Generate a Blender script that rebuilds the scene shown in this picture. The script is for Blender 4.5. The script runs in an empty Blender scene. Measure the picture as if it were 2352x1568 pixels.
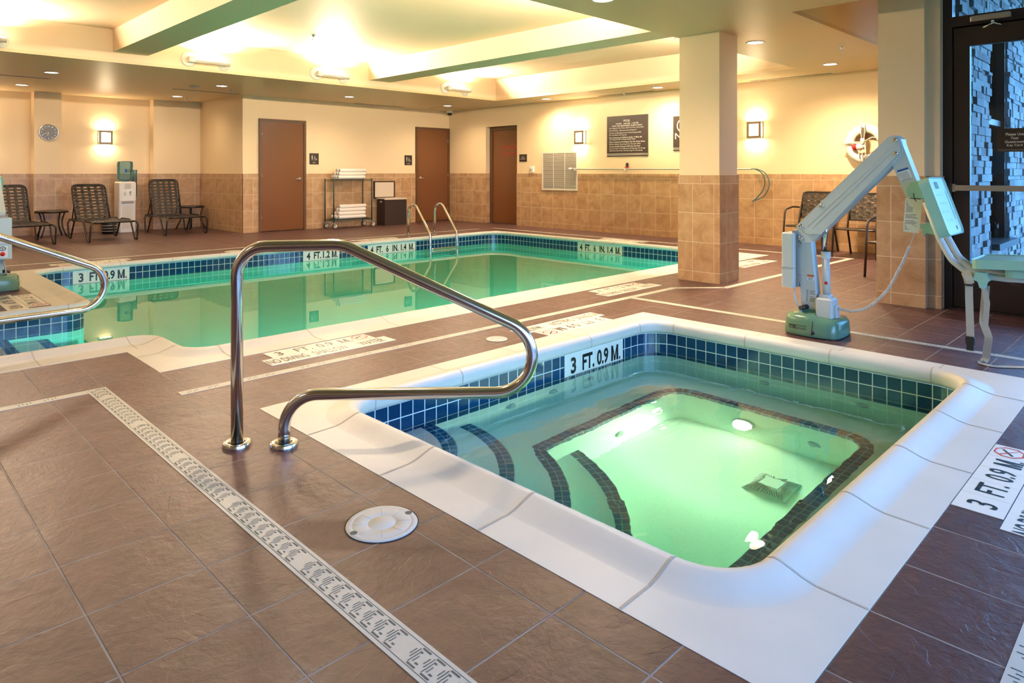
import bpy, math, random
from mathutils import Vector, Matrix
random.seed(7)
PI = math.pi
S = bpy.context.scene
COL = S.collection

# ------------------------------------------------------------------ camera
cam_d = bpy.data.cameras.new('camera'); cam = bpy.data.objects.new('camera', cam_d); COL.objects.link(cam)
cam_d.sensor_width = 36; cam_d.lens = 24.0
cam_d.shift_y = -(784 - 394.5) / 2352
cam_d.clip_start = .05; cam_d.clip_end = 300
cam.location = (0, 0, 1.14); cam.rotation_euler = (PI / 2, 0, math.radians(45.25 - 90))
S.camera = cam

# ------------------------------------------------------------------ view
S.view_settings.view_transform = 'Standard'; S.view_settings.look = 'None'
S.view_settings.gamma = 1.0; S.view_settings.use_curve_mapping = False
S.view_settings.exposure = 1.0
cy = S.cycles
cy.max_bounces = 8; cy.diffuse_bounces = 4; cy.glossy_bounces = 4; cy.transmission_bounces = 8
cy.transparent_max_bounces = 10; cy.volume_bounces = 0
cy.sample_clamp_indirect = 4.0; cy.sample_clamp_direct = 0
cy.caustics_reflective = False; cy.caustics_refractive = True; cy.blur_glossy = 0.6
cy.use_denoising = True
try:
    cy.denoiser = 'OPENIMAGEDENOISE'; cy.denoising_input_passes = 'RGB_ALBEDO_NORMAL'
except Exception:
    pass
cy.use_adaptive_sampling = True; cy.adaptive_threshold = .02

# ------------------------------------------------------------------ world: blue dusk sky
W = bpy.data.worlds.new('world'); S.world = W; W.use_nodes = True
nt = W.node_tree; nt.nodes.clear()
o = nt.nodes.new('ShaderNodeOutputWorld'); b = nt.nodes.new('ShaderNodeBackground')
tc = nt.nodes.new('ShaderNodeTexCoord'); sp = nt.nodes.new('ShaderNodeSeparateXYZ'); cr = nt.nodes.new('ShaderNodeValToRGB')
nt.links.new(tc.outputs['Generated'], sp.inputs[0]); nt.links.new(sp.outputs['Z'], cr.inputs[0])
cr.color_ramp.elements[0].position = 0.0; cr.color_ramp.elements[0].color = (.37, .57, .97, 1)
cr.color_ramp.elements[1].position = .6; cr.color_ramp.elements[1].color = (.26, .46, .92, 1)
nt.links.new(cr.outputs[0], b.inputs[0]); b.inputs[1].default_value = 9.0
nt.links.new(b.outputs[0], o.inputs[0])

WARM = (1.0, .74, .46)
WARM2 = (1.0, .77, .53)
L_DOWN, L_UP, L_SCONCE = 112.0, 88.0, 4.2


def portal(loc, rot, sx, sy):
    l = bpy.data.lights.new('sky_portal', 'AREA'); l.shape = 'RECTANGLE'; l.size = sx; l.size_y = sy
    l.cycles.is_portal = True
    p = bpy.data.objects.new('sky_portal', l); COL.objects.link(p); p.location = loc; p.rotation_euler = rot
portal((6.85, -.40, 1.65), (0, PI / 2, 0), 3.3, 3.9)       # storefront beside the spa, facing -x
portal((2.7, -2.35, 1.45), (PI / 2, 0, 0), 7.4, 2.3)      # window wall behind the spa

# ------------------------------------------------------------------ node helpers
class NG:
    def __init__(s, name):
        s.m = bpy.data.materials.new(name); s.m.use_nodes = True; s.t = s.m.node_tree; s.t.nodes.clear()
        s.out = s.n('ShaderNodeOutputMaterial')
    def n(s, typ, **k):
        a = s.t.nodes.new(typ)
        for q, v in k.items(): setattr(a, q, v)
        return a
    def l(s, a, b): s.t.links.new(a, b)
    def put(s, sock, v):
        if isinstance(v, bpy.types.NodeSocket): s.l(v, sock)
        elif v is not None: sock.default_value = v
    def math(s, op, a, b=None, c=None):
        q = s.n('ShaderNodeMath', operation=op); s.put(q.inputs[0], a); s.put(q.inputs[1], b)
        if c is not None: s.put(q.inputs[2], c)
        return q.outputs[0]
    def mix(s, f, a, b, mode='MIX'):
        q = s.n('ShaderNodeMix', data_type='RGBA', blend_type=mode)
        s.put(q.inputs[0], f); s.put(q.inputs[6], a); s.put(q.inputs[7], b); return q.outputs[2]
    def noise(s, vec, scale, detail=3, rough=.55, dist=0):
        q = s.n('ShaderNodeTexNoise'); s.put(q.inputs['Vector'], vec); q.inputs['Scale'].default_value = scale
        q.inputs['Detail'].default_value = detail; q.inputs['Roughness'].default_value = rough; q.inputs['Distortion'].default_value = dist
        return q.outputs['Fac']
    def ramp(s, f, lo, hi, c0=(0, 0, 0, 1), c1=(1, 1, 1, 1)):
        q = s.n('ShaderNodeValToRGB'); s.put(q.inputs[0], f)
        e = q.color_ramp.elements; e[0].position = lo; e[1].position = hi; e[0].color = c0; e[1].color = c1
        return q.outputs[0]
    def comb(s, x, y, z=0.0):
        q = s.n('ShaderNodeCombineXYZ'); s.put(q.inputs[0], x); s.put(q.inputs[1], y); s.put(q.inputs[2], z); return q.outputs[0]
    def sep(s, v):
        q = s.n('ShaderNodeSeparateXYZ'); s.put(q.inputs[0], v); return q.outputs
    def white(s, v):
        q = s.n('ShaderNodeTexWhiteNoise', noise_dimensions='3D'); s.put(q.inputs['Vector'], v); return q.outputs
    def bump(s, h, st=.3, d=.01):
        q = s.n('ShaderNodeBump'); s.put(q.inputs['Height'], h); q.inputs['Strength'].default_value = st; q.inputs['Distance'].default_value = d
        return q.outputs[0]
    def bsdf(s, col, rough=.5, metal=0, normal=None, spec=.5, **k):
        q = s.n('ShaderNodeBsdfPrincipled'); s.put(q.inputs['Base Color'], col); s.put(q.inputs['Roughness'], rough)
        s.put(q.inputs['Metallic'], metal); s.put(q.inputs['Specular IOR Level'], spec)
        if normal is not None: s.l(normal, q.inputs['Normal'])
        for a, v in k.items(): s.put(q.inputs[a.replace('_', ' ')], v)
        s.l(q.outputs[0], s.out.inputs[0]); return q
    def obj(s): return s.n('ShaderNodeTexCoord').outputs['Object']
    def uv(s): return s.n('ShaderNodeTexCoord').outputs['UV']
    def geo(s): return s.n('ShaderNodeNewGeometry').outputs['Position']


def C(r, g, b): return (r, g, b, 1)
def srgb(r, g, b):
    f = lambda c: (c / 255 / 12.92) if c / 255 <= .04045 else ((c / 255 + .055) / 1.055) ** 2.4
    return (f(r), f(g), f(b), 1)


def simple(name, col, rough=.5, metal=0, spec=.5, var=.06, scale=20, bump=0, **k):
    g = NG(name); p = g.obj(); n = g.noise(p, scale, 3)
    c = g.mix(g.math('MULTIPLY', n, var * 2), col, C(col[0] * .55, col[1] * .55, col[2] * .55))
    g.bsdf(c, rough, metal, g.bump(n, bump, .004) if bump else None, spec, **k); return g.m


def emit(name, col, st):
    g = NG(name); e = g.n('ShaderNodeEmission'); e.inputs[0].default_value = col; e.inputs[1].default_value = st
    g.l(e.outputs[0], g.out.inputs[0]); return g.m


M = {}
M['paint'] = simple('cream_wall_paint', C(.84, .665, .43), .55, spec=.3, var=.02, scale=6)
M['ceil'] = simple('satin_ceiling_paint', C(.71, .535, .315), .38, spec=.45, var=.03, scale=5, bump=.03)
M['cofferpaint'] = simple('matt_coffer_paint', C(.80, .63, .44), .6, spec=.25, var=.02, scale=6)
M['white'] = simple('white_paint', C(.82, .80, .74), .4)
M['steel'] = simple('stainless_steel', C(.66, .65, .63), .17, 1.0, var=.03, scale=60)
M['chrome'] = simple('chrome', C(.8, .8, .8), .1, 1.0, var=.01)
M['brownmetal'] = simple('dark_brown_powder_coat', C(.020, .011, .007), .38)
M['strap'] = simple('brown_vinyl_strap', C(.016, .009, .005), .42)
M['door'] = simple('brown_door_paint', C(.165, .062, .022), .26, var=.03)
M['doorframe'] = simple('brown_frame_paint', C(.115, .052, .018), .4)
M['sign'] = simple('dark_brown_sign_panel', C(.030, .019, .012), .45)
M['signwhite'] = simple('white_sign_lettering', C(.8, .78, .72), .5, var=0)
M['red'] = simple('red_plastic', C(.62, .02, .015), .4)
M['redtext'] = simple('red_lettering', C(.42, .03, .015), .5)
M['black'] = simple('black_plastic', C(.012, .012, .012), .4)
M['text'] = simple('black_glazed_lettering', C(.012, .013, .016), .3, var=0)
M['bronze'] = simple('dark_bronze_aluminium', C(.018, .011, .010), .35)
M['alu'] = simple('brushed_aluminium', C(.42, .40, .36), .35, .9)
M['green'] = simple('dark_green_wire', C(.010, .045, .035), .4)
M['towel'] = simple('white_terry_towel', C(.86, .80, .74), .9, var=.12, scale=90, bump=.4)
M['hamper'] = simple('dark_brown_woven_hamper', C(.022, .010, .007), .6, var=.3, scale=120, bump=.4)
M['liner'] = simple('cotton_liner', C(.66, .56, .44), .9)
M['liftgrey'] = simple('pale_grey_powder_coat', C(.50, .56, .55), .35, var=.02)
M['liftgreen'] = simple('sea_green_plastic', C(.105, .235, .155), .22, var=.03)
M['seatgreen'] = simple('pale_green_plastic', C(.30, .56, .47), .42, var=.04)
M['blackrubber'] = simple('black_rubber', C(.02, .02, .02), .7)
M['web'] = simple('grey_webbing', C(.46, .44, .37), .8, var=.1, scale=150, bump=.3)
M['paper'] = simple('printed_paper', C(.74, .72, .60), .7)
M['ink'] = simple('grey_ink', C(.13, .13, .14), .8, var=0)
M['blueink'] = simple('blue_ink', C(.03, .09, .32), .8, var=0)
M['orange'] = simple('orange_label', C(.6, .14, .03), .6, var=0)
M['pvc'] = simple('white_pvc', C(.56, .60, .59), .38, var=.03)
M['jet'] = simple('grey_white_fitting', C(.36, .40, .40), .4)
M['lid'] = simple('aged_white_lid', C(.55, .56, .55), .5, var=.08, scale=30, bump=.2)
M['glasstop'] = simple('smoked_table_top', C(.10, .08, .06), .12)
M['cooler'] = simple('white_cooler_plastic', C(.76, .72, .66), .35)
M['grey'] = simple('grey_plastic', C(.26, .25, .24), .4)
M['lens'] = simple('frosted_lens', C(.8, .8, .74), .4)
M['e_down'] = emit('downlight_glow', C(1.0, .86, .62), 7.0)
M['e_tube'] = emit('lamp_tube_glow', C(1.0, .85, .62), 30.0)
M['e_sconce'] = emit('sconce_glow', C(1.0, .83, .52), 9.0)
M['e_spa'] = emit('spa_lamp_glow', C(.95, 1.0, .72), 40.0)
M['grille'] = simple('white_grille', C(.70, .64, .55), .45)
M['dark'] = simple('dark_gap', C(.02, .018, .015), .8)
M['grout'] = simple('tan_grout', C(.56, .50, .41), .8, var=.25, scale=60)
M['ring'] = simple('white_ring_buoy', C(.80, .75, .66), .5)
M['rope'] = simple('white_rope', C(.72, .66, .58), .8)
M['tealpipe'] = simple('teal_tube', C(.03, .12, .14), .4)
M['polegrey'] = simple('grey_green_pole', C(.42, .42, .33), .4)
M['bark'] = simple('bark', C(.05, .035, .03), .9)
M['concrete'] = simple('grey_concrete', C(.30, .30, .31), .9, var=.2, scale=3)

M['drain'] = simple('white_drain_plastic', C(.56, .545, .49), .5, var=.12, scale=40)
M['slot'] = simple('dark_blue_slot', C(.04, .075, .095), .6, var=0)
M['sh'] = simple('recess_green', C(.11, .21, .15), .6)
M['sconceframe'] = simple('bronze_sconce_frame', C(.20, .15, .09), .4, .5)


def coping_mat():
    g = NG('cast_stone_coping'); p = g.geo(); n = g.noise(p, 3, 4); m = g.noise(p, 60, 2)
    c = g.mix(g.ramp(n, .35, .75), C(.70, .67, .62), C(.63, .605, .57))
    g.bsdf(c, .42, 0, g.bump(m, .12, .003), .45); return g.m
M['coping'] = coping_mat()


def floor_mat():
    g = NG('slate_floor_tile'); p = g.geo(); s = g.sep(p)
    left = g.math('LESS_THAN', s[0], 1.0)
    x0 = g.math('ADD', 1.311 - 30, g.math('MULTIPLY', left, .457 - 1.311))
    y0 = g.math('ADD', 2.076 - 30, g.math('MULTIPLY', left, -.056))
    a = g.math('DIVIDE', g.math('SUBTRACT', s[0], x0), .2985)
    # right of the left strip the pitch runs 0.30 in both directions
    a = g.math('DIVIDE', g.math('SUBTRACT', s[0], x0), .30)
    zone = g.math('MULTIPLY', g.math('GREATER_THAN', s[0], 1.45), g.math('LESS_THAN', s[1], .607))
    y0 = g.math('ADD', y0, g.math('MULTIPLY', zone, .031))
    b = g.math('DIVIDE', g.math('SUBTRACT', s[1], y0), .30)
    fa = g.math('FRACT', a); fb = g.math('FRACT', b)
    da = g.math('ABSOLUTE', g.math('SUBTRACT', fa, .5)); db = g.math('ABSOLUTE', g.math('SUBTRACT', fb, .5))
    d = g.math('MAXIMUM', da, db)
    gr = g.ramp(d, .4895, .4925)
    idv = g.comb(g.math('FLOOR', a), g.math('FLOOR', b), 0)
    w = g.white(idv)
    q = g.n('ShaderNodeVectorMath', operation='ADD'); g.put(q.inputs[0], p)
    sc = g.n('ShaderNodeVectorMath', operation='SCALE'); g.l(w['Color'], sc.inputs[0]); sc.inputs['Scale'].default_value = 9
    g.l(sc.outputs[0], q.inputs[1]); pv = q.outputs[0]
    n1 = g.noise(pv, 5, 5, .6, .4); n2 = g.noise(pv, 26, 4, .65, .3); n3 = g.noise(pv, 90, 3)
    c = g.mix(g.ramp(n1, .3, .75), C(.054, .0215, .0245), C(.104, .045, .047))
    c = g.mix(g.math('MULTIPLY', g.ramp(n2, .45, .75), .75), c, C(.038, .019, .020))
    c = g.mix(g.math('MULTIPLY', w['Value'], .25), c, C(.125, .062, .056))
    # lime bloom close to some joints
    bl = g.math('MULTIPLY', g.ramp(d, .36, .49), g.ramp(g.noise(p, 2.2, 4, .6), .52, .72))
    bl = g.math('MULTIPLY', bl, g.ramp(n3, .35, .8))
    c = g.mix(g.math('MULTIPLY', bl, .55), c, C(.34, .30, .31))
    veins = g.ramp(g.noise(pv, 3.3, 2, .5, 2.5), .495, .505)
    gn = g.mix(g.ramp(g.noise(p, 4, 3), .4, .6), C(.30, .26, .24), C(.19, .165, .155))
    c = g.mix(gr, c, gn)
    hgt = g.math('SUBTRACT', g.math('ADD', g.math('MULTIPLY', n1, .7), g.math('MULTIPLY', n2, .3)), g.math('MULTIPLY', gr, .6))
    hgt = g.math('ADD', hgt, g.math('MULTIPLY', veins, .05))
    r = g.math('ADD', .34, g.math('ADD', g.math('MULTIPLY', n2, .16), g.math('MULTIPLY', gr, .3)))
    g.bsdf(c, r, 0, g.bump(hgt, .7, .012), .5); return g.m
M['floor'] = floor_mat()


def trav_mat():
    g = NG('travertine_wall_tile'); uv = g.uv(); s = g.sep(uv)
    rows_edge = [1.028, .724, .419, .115]
    v = s[1]
    a = g.math('DIVIDE', g.math('ADD', s[0], 60), .305)
    top = g.math('GREATER_THAN', v, 1.028)
    a2 = g.math('ADD', a, g.math('MULTIPLY', top, .37))
    vv = g.math('DIVIDE', g.math('ADD', g.math('SUBTRACT', v, 1.028), 6.1), .3045)
    fa = g.math('FRACT', a2); fb = g.math('FRACT', vv)
    d = g.math('MAXIMUM', g.math('ABSOLUTE', g.math('SUBTRACT', fa, .5)), g.math('ABSOLUTE', g.math('SUBTRACT', fb, .5)))
    gr = g.ramp(d, .4900, .4935)
    w = g.white(g.comb(g.math('FLOOR', a2), g.math('FLOOR', vv), 0))
    p = g.comb(g.math('ADD', s[0], g.math('MULTIPLY', w['Value'], 7)), v, g.math('MULTIPLY', w['Value'], 3))
    n1 = g.noise(p, 6, 5, .6, .6); n2 = g.noise(p, 30, 4, .7, .2); n3 = g.noise(p, 90, 2)
    c = g.mix(g.ramp(n1, .3, .72), C(.34, .185, .085), C(.55, .36, .20))
    c = g.mix(g.math('MULTIPLY', g.ramp(n2, .5, .8), .35), c, C(.30, .17, .09))
    c = g.mix(g.math('MULTIPLY', w['Value'], .22), c, C(.60, .41, .24))
    pit = g.ramp(n3, .68, .72)
    c = g.mix(g.math('MULTIPLY', pit, .35), c, C(.20, .12, .07))
    c = g.mix(gr, c, C(.72, .58, .42))
    g.bsdf(c, g.math('ADD', .34, g.math('MULTIPLY', gr, .3)), 0, g.bump(g.math('SUBTRACT', n2, g.math('MULTIPLY', gr, .8)), .2, .003), .45)
    return g.m
M['trav'] = trav_mat()


def bluetile(name, pu, pv, grout=.04, gcol=C(.62, .72, .72), lo_c=C(.002, .030, .090), hi_c=C(.004, .050, .130)):
    g = NG(name); uv = g.uv(); s = g.sep(uv)
    a = g.math('DIVIDE', s[0], pu); b_ = g.math('DIVIDE', s[1], pv)
    fa = g.math('FRACT', a); fb = g.math('FRACT', b_)
    da = g.math('ABSOLUTE', g.math('SUBTRACT', fa, .5)); db = g.math('ABSOLUTE', g.math('SUBTRACT', fb, .5))
    d = g.math('MAXIMUM', da, db)
    gr = g.ramp(d, .5 - grout, .5 - grout * .8)
    w = g.white(g.comb(g.math('FLOOR', a), g.math('FLOOR', b_), 0))
    edge = g.ramp(d, .38, .47)
    c = g.mix(w['Value'], lo_c, hi_c)
    c = g.mix(g.math('MULTIPLY', edge, .45), c, C(.004, .03, .09))
    c = g.mix(gr, c, gcol)
    g.bsdf(c, g.math('ADD', .10, g.math('MULTIPLY', gr, .6)), 0, g.bump(g.math('MULTIPLY', d, -1.0), .25, .004), .55)
    return g.m
M['tile'] = bluetile('blue_glass_waterline_tile', .0786, .0786)
M['trim'] = bluetile('blue_mosaic_step_tile', .05, .0375, .05, C(.20, .42, .50), C(.001, .050, .13), C(.002, .080, .20))


def plaster():
    g = NG('pool_plaster'); p = g.geo(); n = g.noise(p, 2.5, 4); m = g.noise(p, 180, 2)
    c = g.mix(n, C(.80, .81, .74), C(.70, .73, .67)); c = g.mix(g.math('MULTIPLY', g.ramp(m, .5, .7), .25), c, C(.38, .42, .40))
    g.bsdf(c, .75); return g.m
M['plaster'] = plaster()


def water(name, dcol, dens, bscale, bstr, stretch=(1, 1, 1)):
    g = NG(name); p = g.geo()
    mp = g.n('ShaderNodeMapping'); g.l(p, mp.inputs[0]); mp.inputs['Scale'].default_value = stretch
    n = g.noise(mp.outputs[0], bscale, 2, .5, .6)
    q = g.n('ShaderNodeBsdfPrincipled'); q.inputs['Transmission Weight'].default_value = 1; q.inputs['IOR'].default_value = 1.333
    q.inputs['Roughness'].default_value = 0.0; q.inputs['Base Color'].default_value = (1, 1, 1, 1)
    g.l(g.bump(n, bstr, .02), q.inputs['Normal']); g.l(q.outputs[0], g.out.inputs['Surface'])
    a = g.n('ShaderNodeVolumeAbsorption'); a.inputs['Color'].default_value = dcol; a.inputs['Density'].default_value = dens
    g.l(a.outputs[0], g.out.inputs['Volume']); return g.m
M['poolwater'] = water('pool_water', C(.08, .88, .76), .85, 1.2, .03)
M['spawater'] = water('spa_water', C(.38, .94, .82), .9, 3.0, .17, (1, 2.2, 1))


def glass(name='thin_window_glass', tint=(.86, .94, .97, 1)):
    g = NG(name); fr = g.n('ShaderNodeFresnel'); fr.inputs[0].default_value = 1.5
    t = g.n('ShaderNodeBsdfTransparent'); t.inputs[0].default_value = tint
    gl = g.n('ShaderNodeBsdfGlossy'); gl.inputs['Roughness'].default_value = 0.0
    mx = g.n('ShaderNodeMixShader'); g.l(fr.outputs[0], mx.inputs[0]); g.l(t.outputs[0], mx.inputs[1]); g.l(gl.outputs[0], mx.inputs[2])
    g.l(mx.outputs[0], g.out.inputs[0]); return g.m
M['glass'] = glass()
M['doorglass'] = glass('tinted_door_glass', (.50, .68, .74, 1))


def bottle():
    g = NG('blue_bottle_plastic'); fr = g.n('ShaderNodeFresnel'); fr.inputs[0].default_value = 1.45
    t = g.n('ShaderNodeBsdfTransparent'); t.inputs[0].default_value = (.66, .84, .88, 1)
    gl = g.n('ShaderNodeBsdfPrincipled'); gl.inputs['Base Color'].default_value = (.22, .42, .46, 1); gl.inputs['Roughness'].default_value = .15
    f2 = g.math('ADD', fr.outputs[0], .18)
    mx = g.n('ShaderNodeMixShader'); g.l(f2, mx.inputs[0]); g.l(t.outputs[0], mx.inputs[1]); g.l(gl.outputs[0], mx.inputs[2])
    g.l(mx.outputs[0], g.out.inputs[0]); return g.m
M['bottle'] = bottle()


def stone():
    g = NG('stacked_ledge_stone'); p = g.geo(); n = g.noise(p, 4, 4, .6); m = g.noise(p, 24, 4, .65)
    oi = g.n('ShaderNodeAttribute'); oi.attribute_name = 'shade'
    c = g.mix(g.ramp(n, .3, .7), C(.34, .32, .31), C(.50, .48, .46)); c = g.mix(oi.outputs['Fac'], c, C(.24, .21, .21))
    g.bsdf(c, .85, 0, g.bump(m, .8, .03)); return g.m
M['stone'] = stone()
g_ = NG('lawn'); g_.bsdf(g_.mix(g_.noise(g_.geo(), 40, 3), C(.03, .10, .03), C(.07, .20, .05)), .95); M['grass'] = g_.m


# ------------------------------------------------------------------ mesh builder
class MB:
    def __init__(s): s.v = []; s.f = []; s.uv = []; s.mi = []; s.sm = []
    def face(s, pts, uvs=None, smooth=False):
        i = len(s.v); s.v += [tuple(p) for p in pts]; s.f.append(tuple(range(i, i + len(pts))))
        s.uv.append(uvs or [(0, 0)] * len(pts)); s.sm.append(smooth)
    def box(s, a, b, rz=0, c=None):
        x0, y0, z0 = a; x1, y1, z1 = b
        P = [(x0, y0, z0), (x1, y0, z0), (x1, y1, z0), (x0, y1, z0), (x0, y0, z1), (x1, y0, z1), (x1, y1, z1), (x0, y1, z1)]
        if rz:
            cx, cyy = c or ((x0 + x1) / 2, (y0 + y1) / 2); q, w = math.cos(rz), math.sin(rz)
            P = [(cx + (x - cx) * q - (y - cyy) * w, cyy + (x - cx) * w + (y - cyy) * q, z) for x, y, z in P]
        i = len(s.v); s.v += P
        for f in ((0, 3, 2, 1), (4, 5, 6, 7), (0, 1, 5, 4), (1, 2, 6, 5), (2, 3, 7, 6), (3, 0, 4, 7)):
            s.f.append(tuple(i + k for k in f)); s.sm.append(False)
            u = []
            for k in f:
                x, y, z = P[k]
                if f in ((0, 3, 2, 1), (4, 5, 6, 7)): u.append((x, y))
                elif f in ((0, 1, 5, 4), (2, 3, 7, 6)): u.append((x, z))
                else: u.append((y, z))
            s.uv.append(u)
        return s
    def rbox(s, a, b, r=.01, n=3):
        # box with rounded vertical edges and a chamfered top
        x0, y0, z0 = a; x1, y1, z1 = b; r = min(r, (x1 - x0) / 2.01, (y1 - y0) / 2.01)
        pts = []
        for cx, cyy, a0 in ((x1 - r, y1 - r, 0), (x0 + r, y1 - r, 90), (x0 + r, y0 + r, 180), (x1 - r, y0 + r, 270)):
            for k in range(n + 1):
                t = math.radians(a0 + 90 * k / n); pts.append((cx + r * math.cos(t), cyy + r * math.sin(t)))
        s.prism(pts, z0, z1, bev=min(r * .6, (z1 - z0) / 3)); return s
    def prism(s, pts, z0, z1, bev=0, axis='z', smooth=False):
        # CCW outline in the plane, extruded along axis; bev chamfers the far end
        n = len(pts)
        cx = sum(p[0] for p in pts) / n; cyy = sum(p[1] for p in pts) / n
        def m(p, z):
            if axis == 'z': return (p[0], p[1], z)
            if axis == 'x': return (z, p[0], p[1])
            return (p[0], z, p[1])
        rings = [(0, z0), (0, z1)] if not bev else [(0, z0), (0, z1 - bev), (bev, z1)]
        idx = []
        for ins, z in rings:
            i = len(s.v)
            for p in pts:
                if ins:
                    dx, dy = cx - p[0], cyy - p[1]; L = math.hypot(dx, dy) or 1
                    p = (p[0] + dx / L * ins, p[1] + dy / L * ins)
                s.v.append(m(p, z))
            idx.append(i)
        for a, b_ in zip(idx, idx[1:]):
            for k in range(n):
                k2 = (k + 1) % n; s.f.append((a + k, a + k2, b_ + k2, b_ + k)); s.sm.append(smooth); s.uv.append([(0, 0)] * 4)
        s.f.append(tuple(idx[0] + k for k in reversed(range(n)))); s.sm.append(False); s.uv.append([(0, 0)] * n)
        s.f.append(tuple(idx[-1] + k for k in range(n))); s.sm.append(False); s.uv.append([(0, 0)] * n)
        return s
    def tube(s, path, r, n=12, closed=False, caps=True, flat=None):
        path = [Vector(p) for p in path]; m = len(path); rings = []
        up = None
        for i, p in enumerate(path):
            if closed: t = path[(i + 1) % m] - path[i - 1]
            else: t = path[min(i + 1, m - 1)] - path[max(i - 1, 0)]
            if t.length < 1e-9: t = Vector((0, 0, 1))
            t.normalize()
            if up is None:
                up = Vector((0, 0, 1)) if abs(t.z) < .95 else Vector((1, 0, 0))
                if flat is not None: up = Vector(flat)
            u = up - t * up.dot(t)
            if u.length < 1e-6: u = t.orthogonal()
            u.normalize(); up = u; w = t.cross(u)
            i0 = len(s.v); rr = r[i] if isinstance(r, list) else r
            ra, rb = rr if isinstance(rr, (list, tuple)) else (rr, rr)
            for k in range(n):
                a = 2 * PI * k / n; s.v.append(tuple(p + u * math.cos(a) * ra + w * math.sin(a) * rb))
            rings.append(i0)
        pr = list(zip(rings, rings[1:])) + ([(rings[-1], rings[0])] if closed else [])
        for a, b_ in pr:
            for k in range(n):
                k2 = (k + 1) % n; s.f.append((a + k, b_ + k, b_ + k2, a + k2)[::-1]); s.sm.append(True); s.uv.append([(0, 0)] * 4)
        if caps and not closed:
            s.f.append(tuple(rings[0] + k for k in reversed(range(n)))[::-1][::-1]); s.sm.append(False); s.uv.append([(0, 0)] * n)
            s.f.append(tuple(rings[-1] + k for k in range(n))); s.sm.append(False); s.uv.append([(0, 0)] * n)
        return s
    def lathe(s, prof, n=24, o=(0, 0, 0), axis='z', smooth=True):
        rings = []
        for r, z in prof:
            i = len(s.v)
            for k in range(n):
                a = 2 * PI * k / n; x, y = r * math.cos(a), r * math.sin(a)
                q = {'z': (x, y, z), 'x': (z, x, y), '-x': (-z, x, -y), 'y': (y, z, x), '-y': (x, -z, y)}[axis]
                s.v.append((o[0] + q[0], o[1] + q[1], o[2] + q[2]))
            rings.append(i)
        for a, b_ in zip(rings, rings[1:]):
            for k in range(n):
                k2 = (k + 1) % n; s.f.append((a + k, a + k2, b_ + k2, b_ + k)); s.sm.append(smooth); s.uv.append([(0, 0)] * 4)
        return s
    def disc(s, c, r, n=24, z=None):
        s.face([(c[0] + r * math.cos(2 * PI * k / n), c[1] + r * math.sin(2 * PI * k / n), c[2]) for k in range(n)]); return s
    def build(s, name, mat, parent=None, world=False, loc=None):
        off = Vector((0, 0, 0))
        if parent is not None and world:
            q = parent
            while q is not None: off += q.location; q = q.parent
        elif loc is not None: off = Vector(loc)
        me = bpy.data.meshes.new(name)
        me.from_pydata([(x - off.x, y - off.y, z - off.z) for x, y, z in s.v], [], s.f)
        ul = me.uv_layers.new(name='UVMap'); i = 0; flat = []
        for u in s.uv:
            for a in u: flat += [a[0], a[1]]
        ul.data.foreach_set('uv', flat)
        me.polygons.foreach_set('use_smooth', s.sm)
        me.materials.append(mat); me.update()
        o = bpy.data.objects.new(name, me); COL.objects.link(o)
        if parent is not None: o.parent = parent
        elif loc is not None: o.location = loc
        return o


def fillet(pts, r, n=6):
    """polyline with its corners rounded by true arcs"""
    pts = [Vector(p) for p in pts]; out = [pts[0]]
    for i in range(1, len(pts) - 1):
        a, b_, c = pts[i - 1], pts[i], pts[i + 1]
        rr = r[i] if isinstance(r, (list, tuple)) else r
        u = (a - b_); v = (c - b_); lu, lv = u.length, v.length; u.normalize(); v.normalize()
        ang = u.angle(v)
        if ang > PI - .01 or rr <= 0: out.append(b_); continue
        lim = min(lu * (.98 if i == 1 else .5), lv * (.98 if i == len(pts) - 2 else .5))
        if isinstance(r, (list, tuple)): lim = min(lu, lv) * .999
        t = min(rr / math.tan(ang / 2), lim); R_ = t * math.tan(ang / 2)
        bis = (u + v).normalized(); cen = b_ + bis * (R_ / math.sin(ang / 2))
        p0 = b_ + u * t - cen; sweep = PI - ang; ax = p0.cross(b_ + v * t - cen).normalized()
        m = max(2, int(n * sweep / (PI / 2)) + 1)
        for k in range(m + 1): out.append(cen + Matrix.Rotation(sweep * k / m, 3, ax) @ p0)
    out.append(pts[-1]); return out


def tag(o, label=None, cat=None, group=None, kind=None):
    if label: o['label'] = label
    if cat: o['category'] = cat
    if group: o['group'] = group
    if kind: o['kind'] = kind
    return o


def thing(name, label, cat, loc=(0, 0, 0), rz=0, group=None):
    o = bpy.data.objects.new(name, None); COL.objects.link(o); o.location = loc; o.rotation_euler = (0, 0, rz)
    o.empty_display_size = .1
    return tag(o, label, cat, group)


def dup(root, loc, rz=0, label=None, group=None):
    def cp(o, par):
        c = o.copy(); COL.objects.link(c)
        if par is not None: c.parent = par
        for ch in kids[o.name]: cp(ch, c)
        return c
    kids = {}
    def collect(o):
        kids[o.name] = list(o.children)
        for ch in o.children: collect(ch)
    collect(root)
    r = cp(root, None); r.location = loc; r.rotation_euler = (0, 0, rz)
    if label: r['label'] = label
    if group: r['group'] = group
    return r


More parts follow.
